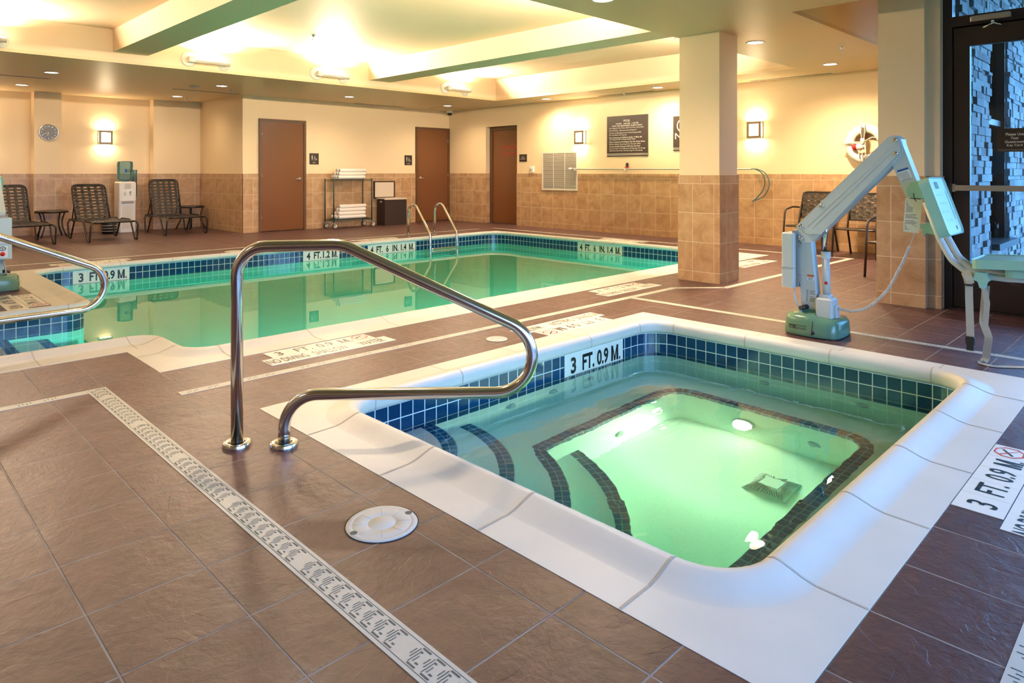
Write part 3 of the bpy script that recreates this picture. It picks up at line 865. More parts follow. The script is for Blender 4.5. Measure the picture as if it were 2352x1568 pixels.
band(well, .075, BZ, True, -1, 'edge_tile', bench)
for r, z in ((.60, -.262), (.875, -.455), (1.42, -.885)):
    if r < 1.1: a0, a1 = -90, 0
    else: a0, a1 = aw_x(r, WX0), aw_y(r, WY1)
    ar = arc(r, a0, a1, 24); mb = MB()
    poly = [CC] + ar if r < 1.1 else [Vector((WX0 - .3, WY1 + .3))] + ar
    poly = [(p.x, p.y) for p in poly]
    zb_ = BZ if r < 1.1 else SF
    mb.prism(poly, zb_ - .005, z); stp = mb.build('step', M['plaster'], spa, True)
    band(ar, .075, z, False, 1, 'edge_tile', stp)
# jets, lamp, drain
def jet(c, axis):
    mb = MB(); mb.lathe([(.008, .012), (.014, .016), (.03, .010), (.038, 0)], 16, c, axis); mb.lathe([(0, .013), (.009, .013)], 10, c, axis)
    return mb.build('jet_nozzle', M['jet'], spa, True)
for c, ax in (((2.90, 2.934, -.41), '-y'), ((3.28, 2.934, -.41), '-y'), ((3.66, 2.934, -.41), '-y'), ((4.404, 2.05, -.41), '-x'), ((4.404, 1.44, -.41), '-x'),
              ((3.45, 2.539, -.95), '-y'), ((4.089, 1.60, -.92), '-x')):
    jet(c, ax)
mb = MB(); mb.lathe([(.075, 0), (.08, .012), (.062, .018), (.06, .012)], 24, (4.09, 2.03, -.92), '-x'); lr = mb.build('lamp_ring', M['pvc'], spa, True)
mb = MB(); mb.lathe([(.061, .010), (.05, .018), (.03, .022), (0, .024)], 24, (4.09, 2.03, -.92), '-x'); mb.build('lamp_lens', M['e_spa'], lr, True)
mb = MB()
dc = (3.64, 1.65)
for k in range(4):
    a0 = PI / 4 + k * PI / 2; a1 = a0 + PI / 2; R0, R1 = .165, .07
    mb.face([(dc[0] + R0 * math.cos(a0), dc[1] + R0 * math.sin(a0), SF + .004), (dc[0] + R0 * math.cos(a1), dc[1] + R0 * math.sin(a1), SF + .004), (dc[0] + R1 * math.cos(a1), dc[1] + R1 * math.sin(a1), SF + .045), (dc[0] + R1 * math.cos(a0), dc[1] + R1 * math.sin(a0), SF + .045)])
mb.face([(dc[0] + .07 * math.cos(PI / 4 + k * PI / 2), dc[1] + .07 * math.sin(PI / 4 + k * PI / 2), SF + .045) for k in range(4)])
dr = mb.build('drain_cover', M['pvc'], spa, True)
mb = MB()
for k in range(4):
    a0 = PI / 4 + k * PI / 2; a1 = a0 + PI / 2
    for i in range(13):
        t = (i + .5) / 13
        P0 = Vector((dc[0] + .150 * math.cos(a0), dc[1] + .150 * math.sin(a0), SF + .0105)).lerp(Vector((dc[0] + .150 * math.cos(a1), dc[1] + .150 * math.sin(a1), SF + .0105)), t)
        P1 = Vector((dc[0] + .080 * math.cos(a0), dc[1] + .080 * math.sin(a0), SF + .0425)).lerp(Vector((dc[0] + .080 * math.cos(a1), dc[1] + .080 * math.sin(a1), SF + .0425)), t)
        mb.tube([P0, P1], .0025, 4)
mb.build('grate_slot', M['grey'], dr, True)
mb = MB(); mb.box((A[0] - .08, A[1] - .08, SF - .05), (A[2] + .08, A[3] + .08, SW)); spw = mb.build('water', M['spawater'], spa, True)
l = bpy.data.lights.new('spa_lamp', 'SPOT'); l.energy = 90; l.color = (1.0, .70, .48); l.spot_size = math.radians(165); l.spot_blend = .9; l.shadow_soft_size = .06
lo = bpy.data.objects.new('spa_lamp', l); COL.objects.link(lo); lo.location = (4.05 - 3.05, 2.03 - 1.9, -.90); lo.rotation_euler = (0, math.radians(62), 0); lo.parent = spa

# ---- pool
pool = thing('swimming_pool', 'large indoor swimming pool with white stone edge and still green water', 'swimming pool', (5.2, 6.9, 0))
pv = [(1.58, 4.445), (8.78, 4.445), (8.78, 9.30), (1.58, 9.30), (1.58, 6.63), (.18, 6.63), (.18, 5.10), (1.58, 5.10)]
po = [(1.31, 4.16), (9.07, 4.16), (9.07, 9.59), (1.31, 9.59), (1.31, 6.875), (-.10, 6.875), (-.10, 4.78), (1.31, 4.78)]
pm = rpath(pv, po, [.15, .3, .3, .3, .2, .15, .15, .2], [0, 0, 0, 0, 1, 0, 0, 1], 8, .62)
PZT = -.033; PW = -.183
coping(pool, pm, -.026)
tileband(pool, pm, .05, PZT, 0, PZT - .236, M['tile'], 'waterline_tile')
tileband(pool, pm, .048, -.015, 0, PZT, M['coping'], 'mortar_bed')
tileband(pool, pm, .051, PZT - .236, 0, -1.62, M['plaster'], 'basin_wall')
mb = MB()
for x0, x1, z0, z1 in ((1.4, 2.4, -1.08, -1.08), (2.4, 6.5, -1.08, -1.55), (6.5, 8.95, -1.55, -1.55)):
    mb.face([(x0, 4.3, z0), (x1, 4.3, z1), (x1, 9.5, z1), (x0, 9.5, z0)])
mb.face([(.0, 5.0, -1.08), (1.6, 5.0, -1.08), (1.6, 6.8, -1.08), (.0, 6.8, -1.08)])
mb.build('basin_floor', M['plaster'], pool, True)
for xe, z in ((.965, -.225), (1.24, -.42), (1.53, -.615), (1.80, -.82)):
    mb = MB(); yb = 6.68 if xe < 1.5 else 6.5; ya = 5.05 if xe < 1.5 else 5.2
    mb.box((.13, ya, -1.08), (xe, yb, z)); stp = mb.build('step', M['plaster'], pool, True)
    band([Vector((xe, ya)), Vector((xe, yb))], .075, z, False, 1, 'edge_tile', stp)
mb = MB(); o_ = .11
mb.prism([(1.58 - o_, 4.445 - o_), (8.78 + o_, 4.445 - o_), (8.78 + o_, 9.30 + o_), (1.58 - o_, 9.30 + o_), (1.58 - o_, 6.63 + o_), (.18 - o_, 6.63 + o_), (.18 - o_, 5.10 - o_), (1.58 - o_, 5.10 - o_)], -1.65, PW)
mb.build('water', M['poolwater'], pool, True)
for x in (2.2, 3.9, 5.6, 7.3):      # unseen lamps added under water in the near wall to light the pool
    mb = MB(); mb.lathe([(0, .02), (.06, .018), (.08, .006), (.085, 0)], 20, (x, 4.395, -.62), 'y'); pl = mb.build('added_fill_lamp', M['pvc'], pool, True)
    l = bpy.data.lights.new('added_fill_light', 'AREA'); l.shape = 'DISK'; l.size = .14; l.energy = 31; l.color = (.80, .98, 1)
    lo = bpy.data.objects.new('added_fill_light', l); COL.objects.link(lo); lo.parent = pool; lo.location = (x - 5.2, 4.43 - 6.9, -.62); lo.rotation_euler = (PI / 2, 0, 0)

# water-line depth markers -----------------------------------------
def wmarker(body, a, b_, axis, pos, zt, zb, label, parts):
    """white tile plate on the tiled wall between a..b (left to right as seen)"""
    c = (a + b_) / 2; t = .004
    if axis == 'y': loc = (c, pos, zb); right = (1, 0, 0)
    else: loc = (pos, c, zb); right = (0, -1, 0)
    th = thing('depth_marker', label, 'depth marker', loc, 0, 'depth markers set in the waterline tiles')
    mb = MB(); n = parts; w_ = (b_ - a) / n
    for k in range(n):
        u0, u1 = a + w_ * k, a + w_ * (k + 1)
        lo_, hi_ = (min(u0, u1) + .0007, max(u0, u1) - .0007)
        if axis == 'y': mb.box((lo_, pos - t, zb), (hi_, pos + .002, zt))
        else: mb.box((pos - t, lo_, zb), (pos + .002, hi_, zt))
    mb.build('tile', M['white'], th, True)
    L = abs(b_ - a)
    for s_, fc, fw in body:
        u = a + (b_ - a) * fc
        cen = (u, pos - t, (zt + zb) / 2 - .004) if axis == 'y' else (pos - t, u, (zt + zb) / 2 - .004)
        text('lettering', s_, cen, right, (0, 0, 1), L * fw, .108, M['text'], th, t=.001, bold=.004 if 'M' in s_ else .032)
T3F = [('3', .14, .085), ('FT.', .385, .20), ('0.9', .63, .20), ('M.', .865, .165)]
T4F = [('4', .14, .10), ('FT.', .385, .20), ('1.2', .63, .19), ('M.', .865, .165)]
T46 = [('4', .08, .06), ('FT.', .235, .125), ('6', .395, .05), ('IN.', .565, .125), ('1.4', .74, .12), ('M.', .91, .105)]
wmarker(T3F, 3.39, 4.03, 'y', 2.9345, SZT - .002, SZT - .152, 'white 3 FT. 0.9 M. plate in the blue hot tub tiles', 4)
wmarker(T3F, 1.985, 2.59, 'y', 9.3495, PZT - .002, PZT - .152, 'white 3 FT. 0.9 M. plate on the far pool wall at left', 4)
wmarker(T4F, 4.915, 5.52, 'y', 9.3495, PZT - .002, PZT - .152, 'white 4 FT. 1.2 M. plate on the far pool wall', 4)
wmarker(T46, 6.03, 6.965, 'y', 9.3495, PZT - .002, PZT - .152, 'white 4 FT. 6 IN. 1.4 M. plate beside the pool ladder', 6)
wmarker(T46, 7.34, 6.43, 'x', 8.8295, PZT - .002, PZT - .152, 'white 4 FT. 6 IN. 1.4 M. plate below the rules sign', 6)

# deck depth markers -------------------------------------------------
def dmarker(org, right, up, L, words1, words2, label, iconfirst=False, off2=-.078, L2=None, h=.148):
    """org: bottom-left corner of the number row (read from the reader's side)"""
    right = Vector(right); up = Vector(up); org = Vector(org); th = thing('deck_depth_marker', label, 'depth marker', (org.x, org.y, 0), 0, 'depth markers laid in the deck')
    L2 = L2 or L * 1.12
    def plate(mb, o, l, h_, n):
        for k in range(n):
            a = o + right * (l * k / n + .001); b_ = o + right * (l * (k + 1) / n - .001)
            z = .0022
            mb.face([(a.x, a.y, z), (b_.x, b_.y, z), (b_.x + up.x * h_, b_.y + up.y * h_, z), (a.x + up.x * h_, a.y + up.y * h_, z)])
            for p, q in (((a), (b_)), ((b_), (b_ + up * h_)), ((b_ + up * h_), (a + up * h_)), ((a + up * h_), (a))):
                mb.face([(p.x, p.y, 0), (q.x, q.y, 0), (q.x, q.y, z), (p.x, p.y, z)])
    mb = MB(); plate(mb, org, L, h, 5 if words1 else 1); plate(mb, org + right * off2 - up * (h + .004), L2, h, 3); mb.build('tile', M['white'], th, True)
    up3 = (up.x, up.y, 0); r3 = (right.x, right.y, 0)
    for s_, fc, fw in words1:
        c = org + right * (L * fc) + up * (h * .48); text('lettering', s_, (c.x, c.y, .0022), r3, up3, L * fw, h * .60, M['text'], th, t=.0008, bold=.004 if 'M' in s_ else .012)
    for s_, fc, fw in words2:
        c = org + right * (off2 + L2 * fc) - up * (h * .5 + .004); text('lettering', s_, (c.x, c.y, .0022), r3, up3, L2 * fw, h * .62, M['text'], th, t=.0008, bold=.008)
    c = org + right * (L * .9) + up * (h * .60); R = h * .34
    mb = MB()
    oc = [c + (right * math.cos(PI / 8 + k * PI / 4) * R * 1.15 + up * math.sin(PI / 8 + k * PI / 4) * R) for k in range(8)]
    mb.tube([(p.x, p.y, .0028) for p in oc], (.0008, .004), 4, closed=True, flat=(0, 0, 1))
    p, q = c + right * R * .9 - up * R * .6, c - right * R * .9 + up * R * .6; mb.tube([(p.x, p.y, .0028), (q.x, q.y, .0028)], (.0008, .003), 4, flat=(0, 0, 1))
    mb.build('no_diving_symbol', M['red'], th, True)
    mb = MB(); p, q = c - right * R * .7 - up * R * .3, c + right * R * .5 + up * R * .5; mb.tube([(p.x, p.y, .0029), (q.x, q.y, .0029)], (.0006, .005), 4, flat=(0, 0, 1)); mb.build('diver_figure', M['text'], th, True)
    c = org + right * (L * .9) + up * (h * .12); text('lettering', 'NO DIVING', (c.x, c.y, .0022), r3, up3, L * .16, h * .09, M['text'], th, t=.0008)
W1 = [('3', .10, .055), ('FT.', .32, .15), ('0.9', .53, .15), ('M.', .73, .115)]
W4 = [('4', .10, .06), ('FT.', .32, .15), ('1.2', .53, .15), ('M.', .73, .115)]
W2 = [('NO DIVING', .155, .29), ('SHALLOW', .485, .27), ('WATER', .83, .21)]
dmarker((1.90, 3.99), (1, 0), (0, 1), .735, W1, W2, 'white deck tiles reading NO DIVING SHALLOW WATER between pool and hot tub', L2=.88)
dmarker((5.10, 3.965), (1, 0), (0, 1), .735, W4, W2, 'white 4 FT. 1.2 M. deck tiles left of the tiled column', L2=.88)
dmarker((7.75, 3.965), (1, 0), (0, 1), .735, W4, W2, 'white deck tiles by the pool corner just past the tiled column', L2=.88)
dmarker((4.26, 3.335), (-1, 0), (0, -1), .735, W1, W2, 'white 3 FT. 0.9 M. deck tiles upside down along the hot tub edge', off2=-.09, L2=.92)
dmarker((2.715, .455), (1, 0), (0, 1), .735, W1, W2, 'large white 3 FT. 0.9 M. deck tiles at the right picture edge', L2=.88)
dmarker((2.66, 9.80), (-1, 0), (0, -1), .735, W1, W2, 'white deck tiles on far deck under the water-cooler wall, upside down', L2=.88)
dmarker((6.85, 9.80), (-1, 0), (0, -1), .735, W4, W2, 'white deck tiles on far deck in front of the towel cart, upside down', L2=.88)
dmarker((9.25, 6.40), (0, 1), (-1, 0), .735, W4, W2, 'white deck tiles along the end of the pool below the rules sign', L2=.88)
dmarker((1.155, 7.68), (0, -1), (1, 0), .735, W1, W2, 'white deck tiles turned sideways at the left in front of the pool lift', L2=.88)

# ------------------------------------------------------------------ trench drains
def drain(p, q, w_, label, style):
    p, q = Vector(p), Vector(q); d = (q - p).normalized(); L = (q - p).length; n = Vector((-d.y, d.x)); c = (p + q) / 2
    th = thing('trench_drain', label, 'drain', (c.x, c.y, 0), 0, 'slotted white trench drains in the deck')
    mb = MB(); a = math.atan2(d.y, d.x)
    mb.box((c.x - L / 2, c.y - w_ / 2, -.004), (c.x + L / 2, c.y + w_ / 2, .0018), a, (c.x, c.y)); mb.build('frame', M['drain'], th, True)
    mb = MB()
    def slot(s_, off, l, ww, along):
        m = p + d * s_ + n * off; e = d if along else n
        mb2 = e * (l / 2); o2 = Vector((-e.y, e.x)) * (ww / 2)
        mb.face([(m.x - mb2.x - o2.x, m.y - mb2.y - o2.y, .0023), (m.x + mb2.x - o2.x, m.y + mb2.y - o2.y, .0023), (m.x + mb2.x + o2.x, m.y + mb2.y + o2.y, .0023), (m.x - mb2.x + o2.x, m.y - mb2.y + o2.y, .0023)])
    if style == 0:
        s_ = .03; k = 0; P = .052
        for off in (-w_ / 2 + .0115, w_ / 2 - .0115): slot(L / 2, off, L, .0016, True)
        while s_ < L - .04:
            if k % 10 == 9: k += 1; s_ += P * .8; continue
            for sg_ in (-1, 1):
                slot(s_ + (.0 if sg_ > 0 else .008), sg_ * w_ * .30, .030, .0052, True)
                slot(s_ + (-.006 if sg_ > 0 else .014), sg_ * w_ * .17, .010, .0050, True)
            for j, ln in enumerate((.022, .036, .036, .022)):
                slot(s_ + .021 + (j - 1.5) * .0085, (.006 if j < 2 else -.006), ln, .0026, False)
            s_ += P; k += 1
    else:
        s_ = .04; k = 0
        while s_ < L - .04:
            if k % 3 != 2:
                for j in range(4): slot(s_ + j * .016, (.006 if j % 2 else -.006), .022, .004, False)
            s_ += .105; k += 1
    mb.build('grate_slot', M['slot'], th, True)
    return th
drain((.971, -1.2), (.971, 4.085), .092, 'long slotted drain running from the foreground toward the pool', 0)
drain((-3.5, 4.052), (.924, 4.052), .062, 'slotted drain at left turning off the long foreground drain', 1)
drain((1.255, 3.69), (5.86, 3.64), .066, 'slotted drain between hot tub and pool', 1)
drain((5.85, 3.64), (6.22, 3.30), .06, 'short diagonal drain piece in front of the tiled column', 1)
drain((6.20, 3.29), (9.44, 3.235), .066, 'slotted drain past the column toward the strap chairs', 1)
drain((5.125, 3.62), (5.125, -1.5), .062, 'slotted drain passing under the pool lift beside the hot tub', 1)
drain((9.475, 3.2), (9.475, 10.1), .05, 'slotted drain along the end wall under the long pole', 1)
drain((-3.5, 10.17), (9.15, 10.17), .05, 'slotted drain along the far deck behind the pool', 1)
drain((1.2, .29), (5.09, .29), .05, 'slotted drain at the bottom right corner of the picture', 1)

def lid(loc, r, label, holes):
    th = thing('skimmer_lid', label, 'access lid', (loc[0], loc[1], 0))
    mb = MB(); mb.lathe([(0, .004), (r * .36, .004), (r * .37, .0032), (r * .40, .0032), (r * .41, .004), (r * .80, .004), (r * .81, .0034), (r * .83, .0034), (r * .84, .004), (r * .97, .004), (r, 0)], 48); mb.build('disc', M['lid'], th)
    mb = MB(); mb.lathe([(r, 0), (r, .002), (r * 1.02, .002), (r * 1.02, 0)], 48); mb.build('rim_gap', M['dark'], th)
    mb = MB()
    for k in range(8):
        a = k * PI / 4 + .2; mb.tube([(r * .43 * math.cos(a), r * .43 * math.sin(a), .0042), (r * .78 * math.cos(a), r * .78 * math.sin(a), .0042)], (.0006, .0012), 4, flat=(0, 0, 1))
    mb.build('rib', M['lid'], th)
    if holes:
        for a in (math.radians(-5), math.radians(175)):
            mb = MB(); mb.lathe([(0, .0045), (.012, .0045)], 12, (r * .86 * math.cos(a), r * .86 * math.sin(a), 0)); mb.build('finger_hole', M['slot'], th)
lid((1.258, 1.868), .116, 'round white skimmer lid set in the deck beside the hot tub, foreground', True)
lid((3.20, 3.375), .075, 'small round white lid in the deck behind the handrail bend', False)
lid((4.05, 9.73), .13, 'round white lid on the far deck behind the handrail top', False)
mb = MB(); mb.lathe([(0, .012), (.004, .009), (.006, .004), (.004, 0)], 8, (0, 0, 0))
tag(mb.build('pebble', M['white'], loc=(1.0, 1.72, 0)), 'tiny white speck lying on the tile beside the skimmer lid', 'pebble')
bpy.data.objects['pebble'].location = (1.083, 1.545, 0)

# ------------------------------------------------------------------ handrails
def rail(loc, rz, label):
    th = thing('handrail', label, 'handrail', loc, rz, 'curved stainless handrails')
    P = [(0, 0, 0), (0, 0, .822), (.436, 0, .836), (1.235, 0, .468), (1.215, 0, .350), (1.195, 0, .218), (.200, 0, .214), (.196, 0, 0)]
    P = [(0, 0, 0), (0, 0, .827), (.443, 0, .836), (1.752, 0, .227), (.200, 0, .212), (.196, 0, 0)]
    path = fillet(P, [0, .125, .16, .152, .145, 0], 12)
    mb = MB(); mb.tube(path, .0245, 20, flat=(0, 1, 0)); mb.build('tube', M['steel'], th)
    for x in (0, .196):
        mb = MB(); mb.lathe([(.058, 0), (.058, .006), (.057, .008), (.057, .014), (.053, .018), (.028, .019), (.0275, .012), (.0245, .012)], 40, (x, 0, 0)); mb.build('base_flange', M['steel'], th)
    return th
rail((1.19, 2.83, 0), math.radians(-45), 'large curved stainless handrail over the hot tub steps, foreground')
rail((.072, 5.25, 0), 0, 'curved stainless handrail over the pool steps at the left edge')

# ladder
th = thing('pool_ladder', 'stainless pool ladder with two looped rails at the far pool wall', 'ladder', (7.44, 9.5, 0))
for x in (7.15, 7.735):
    p = fillet([(x, 9.80, 0), (x, 9.80, .53), (x, 9.60, .585), (x, 9.185, .085), (x, 9.17, -.1), (x, 9.17, -.95), (x, 9.33, -1.2)], [0, .16, .14, .1, .1, .15, 0], 6)
    mb = MB(); mb.tube(p, .0225, 12, flat=(1, 0, 0)); mb.build('rail', M['steel'], th, True)
    mb = MB(); mb.lathe([(0, .0), (.055, 0), (.055, .012), (.024, .018)], 20, (x, 9.80, 0)); mb.build('base_flange', M['steel'], th, True)
for z in (-.165, -.45, -.74):
    mb = MB(); mb.rbox((7.15, 9.13, z - .012), (7.735, 9.21, z + .012), .02); mb.build('rung', M['steel'], th, True)

# ------------------------------------------------------------------ ceiling fittings
def downlight(loc, label, first=[None]):
    if first[0] is None:
        th = thing('downlight', label, 'ceiling light', loc, 0, 'recessed ceiling downlights')
        mb = MB(); mb.lathe([(.100, 0), (.100, -.006), (.090, -.009), (.080, -.004), (.080, .0)], 32); mb.build('trim_ring', M['white'], th)
        mb = MB(); mb.lathe([(.080, -.004), (0, -.005)], 24); mb.build('lens', M['e_down'], th)
        l = bpy.data.lights.new('downlight_beam', 'SPOT'); l.energy = L_DOWN; l.color = WARM; l.spot_size = math.radians(155); l.spot_blend = 1.0; l.shadow_soft_size = .07
        lo = bpy.data.objects.new('downlight_beam', l); COL.objects.link(lo); lo.location = (0, 0, -.02); lo.parent = th
        first[0] = th; return th
    return dup(first[0], loc, 0, label)
def scale_light(th, f, cache={}):
    for c in th.children:
        if c.type == 'LIGHT':
            if f not in cache: cache[f] = c.data.copy(); cache[f].energy = L_DOWN * f
            c.data = cache[f]
DLS = [((2.206, 11.63), 'round downlight at the left over the loungers, nearer of two'), ((2.175, 13.63), 'round downlight at left in the alcove ceiling, close to the clock column'),
       ((4.563, 11.46), 'round downlight beside the round ceiling detector'), ((4.597, 13.64), 'round downlight deep in the alcove above the right lounger'),
       ((6.95, 11.41), "round downlight above the towel cart and men's sign"), ((9.396, 11.46), 'round downlight near the dome camera in the back corner'),
       ((9.90, 9.03), 'round downlight above the wall vent'), ((9.90, 6.48), 'round downlight by the rules sign, next to the column top'),
       ((7.214, 3.461), 'large round downlight right of the tiled column'), ((9.378, 3.461), 'round downlight above the ring buoy corner'),
       ((4.517, 3.485), 'round downlight cut by the top edge of the picture'),
       ((1.8, 3.3), 'round downlight over the deck at the handrail, above the frame'), ((-1.5, 3.3), 'round downlight over the left deck, above the frame')]
for (x, y), lab in DLS:
    t_ = downlight((x, y, ZC), lab); scale_light(t_, .28 if y > 13 else .75 if y > 11 else (.7 if x < 3 else 2.2) if y < 3.6 else 1.0)

def uplight(loc, rz, label, first=[None]):
    if first[0] is None:
        th = thing('wall_uplight', label, 'wall light', loc, rz, 'tube uplights on the ceiling coffer sides')
        # local: wall plane y=0, lamp towards -y, tube along x
        mb = MB(); mb.lathe([(0, 0), (.105, 0), (.105, .012), (.085, .024), (0, .026)], 28, (-.24, 0, .02), '-y'); mb.build('back_plate', M['white'], th)
        mb = MB(); mb.lathe([(0, 0), (.08, 0), (.08, .01), (0, .014)], 24, (.25, 0, -.02), '-y'); mb.build('back_plate', M['white'], th)
        mb = MB(); mb.tube([(-.24, -.01, .02), (-.24, -.12, .0)], .016, 10); mb.tube([(.25, -.01, -.02), (.25, -.11, .0)], .012, 10); mb.build('arm', M['white'], th)
        mb = MB(); mb.rbox((-.285, -.165, -.035), (-.20, -.085, .045), .012); mb.build('driver_box', M['white'], th)
        n = 10; pts = [(-.12 + .042 * math.cos(PI + PI * k / n), .0 + .042 * math.sin(PI + PI * k / n)) for k in range(n + 1)] + [(-.12 + .038 * math.cos(-PI * k / n), .004 + .036 * math.sin(-PI * k / n)) for k in range(n + 1)]
        mb = MB(); mb.prism(pts, -.20, .29, axis='x'); mb.build('reflector', M['grille'], th)
        mb = MB(); mb.tube([(-.19, -.12, .004), (.28, -.12, .004)], .011, 10); mb.build('lamp_tube', M['e_tube'], th)
        l = bpy.data.lights.new('uplight_beam', 'AREA'); l.shape = 'RECTANGLE'; l.size = .46; l.size_y = .06; l.energy = L_UP; l.color = WARM2; l.spread = math.radians(170)
        lo = bpy.data.objects.new('uplight_beam', l); COL.objects.link(lo); lo.location = (.045, -.12, .03); lo.rotation_euler = (PI + .75, 0, 0); lo.parent = th
        first[0] = th; return th
    return dup(first[0], loc, rz, label)
for x, lab in ((3.76, 'tube uplight on the coffer side, right of the big ceiling beam'), (5.72, 'tube uplight on the coffer side, left of the second beam'), (8.38, 'tube uplight in the far right coffer bay'), (1.14, 'tube uplight on the coffer cut by the left picture edge'), (-1.2, 'tube uplight on the coffer beyond the left picture edge')):
    uplight((x, 10.0, 2.70), 0, lab)
for x in (8.2, 5.4, 3.8, 1.0): uplight((x, 3.94, 2.70), PI, 'tube uplight on the near coffer side, hidden by the lower ceiling')
# sconces
def sconce(loc, rz, label, first=[None]):
    if first[0] is None:
        th = thing('wall_sconce', label, 'wall light', loc, rz, 'square wall sconces')
        mb = MB(); mb.box((-.115, -.012, -.13), (.115, 0, .13)); mb.build('back_plate', M['grey'], th)
        mb = MB()
        for a in ((-.115, -.13, -.078, .13), (.078, -.13, .115, .13), (-.078, -.13, .078, -.092), (-.078, .092, .078, .13)): mb.box((a[0], -.085, a[1]), (a[2], -.075, a[3]))
        mb.build('bezel', M['sconceframe'], th)
        mb = MB(); mb.box((-.086, -.075, -.10), (.086, -.012, .10)); mb.build('diffuser', M['e_sconce'], th)
        for s_ in (-1, 1):
            l = bpy.data.lights.new('sconce_glow', 'AREA'); l.shape = 'RECTANGLE'; l.size = .18; l.size_y = .05; l.energy = L_SCONCE; l.color = WARM
            lo = bpy.data.objects.new('sconce_glow', l); COL.objects.link(lo); lo.location = (0, -.045, s_ * .135); lo.rotation_euler = (PI if s_ > 0 else 0, 0, 0); lo.parent = th
        first[0] = th; return th
    return dup(first[0], loc, rz, label)
sconce((3.68, 14.83, 1.80), 0, 'lit square wall sconce above the water cooler')
sconce((1.72, 14.83, 1.80), 0, 'lit square wall sconce left of the clock, past the picture edge')
sconce((10.33, 8.50, 1.81), -PI / 2, 'lit square wall sconce between wall vent and rules sign')
sconce((10.33, 4.945, 1.80), -PI / 2, 'lit square wall sconce right of the tiled column')

def slotvent(p, q, w_, label):
    c = ((p[0] + q[0]) / 2, (p[1] + q[1]) / 2, ZC); th = thing('slot_diffuser', label, 'air vent', c, 0, 'linear air slots in the low ceiling')
    mb = MB(); mb.box((min(p[0], q[0]) - w_ / 2, min(p[1], q[1]) - w_ / 2, ZC - .004), (max(p[0], q[0]) + w_ / 2, max(p[1], q[1]) + w_ / 2, ZC)); mb.build('frame', M['grille'], th, True)
    mb = MB(); mb.box((min(p[0], q[0]) - w_ * .22, min(p[1], q[1]) - w_ * .22, ZC - .0055), (max(p[0], q[0]) + w_ * .22, max(p[1], q[1]) + w_ * .22, ZC - .004)); mb.build('slot', M['dark'], th, True)
slotvent((1.0, 12.45), (2.31, 12.45), .08, 'dark linear air slot at the left edge of the low ceiling'); slotvent((4.14, 12.44), (5.25, 12.44), .08, 'dark linear air slot in front of the alcove corner')
slotvent((7.71, 12.40), (8.9, 12.40), .08, "dark linear air slot above the women's sign"); slotvent((10.24, 3.78), (10.24, 4.98), .08, 'dark linear air slot right of the column by the end wall'); slotvent((10.24, 6.8), (10.24, 8.0), .08, 'dark linear air slot above the pool rules sign')

def sprinkler(loc, label):
    th = thing('sprinkler_head', label, 'sprinkler', loc, 0, 'fire sprinkler heads')
    mb = MB(); mb.lathe([(0, 0), (.03, 0), (.028, -.008), (.012, -.012), (.012, -.03), (0, -.03)], 16); mb.build('escutcheon', M['chrome'], th)
    mb = MB()
    for s_ in (-1, 1): mb.tube([(s_ * .010, 0, -.028), (s_ * .018, 0, -.045), (s_ * .004, 0, -.062)], .003, 6)
    mb.lathe([(0, -.062), (.022, -.063), (.022, -.066), (0, -.067)], 12); mb.build('deflector', M['chrome'], th)
for p, lab in (((4.88, 11.83, ZC), 'sprinkler head right of the ceiling detector'), ((4.86, 13.92, ZC), 'sprinkler head deep in the alcove'), ((8.22, 11.77, ZC), "sprinkler head above the women's sign"),
               ((10.08, 7.30, ZC), 'sprinkler head above the rules sign'), ((8.17, 2.885, ZC), 'sprinkler head near the entry column'),
               ((4.61, 8.48, ZT), 'sprinkler head in the bright coffer bay'), ((7.9, 8.7, ZT), 'sprinkler head in the far coffer bay behind the beam'), ((8.05, 5.0, ZT), 'sprinkler head in the coffer left of the column top')): sprinkler(p, lab)
th = thing('smoke_detector', 'round white ceiling detector beside a downlight at left', 'detector', (4.266, 11.84, ZC)); mb = MB(); mb.lathe([(0, -.035), (.03, -.035), (.05, -.022), (.075, -.018), (.078, 0)], 24); mb.build('body', M['grille'], th)
th = thing('ceiling_diffuser', 'square air diffuser in the back corner above the camera', 'air vent', (9.75, 11.9, ZC)); mb = MB()
for k in range(4): a = .28 - k * .07; mb.prism([(-a, -a), (a, -a), (a, a), (-a, a)], -.012 - k * .002, 0)
mb.build('louver', M['ceil'], th)
th = thing('dome_camera', 'small white dome security camera in the back corner', 'camera', (10.20, 12.36, ZC)); mb = MB(); mb.lathe([(.075, 0), (.075, -.05), (.06, -.06)], 24); mb.build('housing', M['white'], th)
mb = MB(); mb.lathe([(.06, -.058), (.055, -.085), (.035, -.108), (0, -.115)], 20); mb.build('dome', M['black'], th)

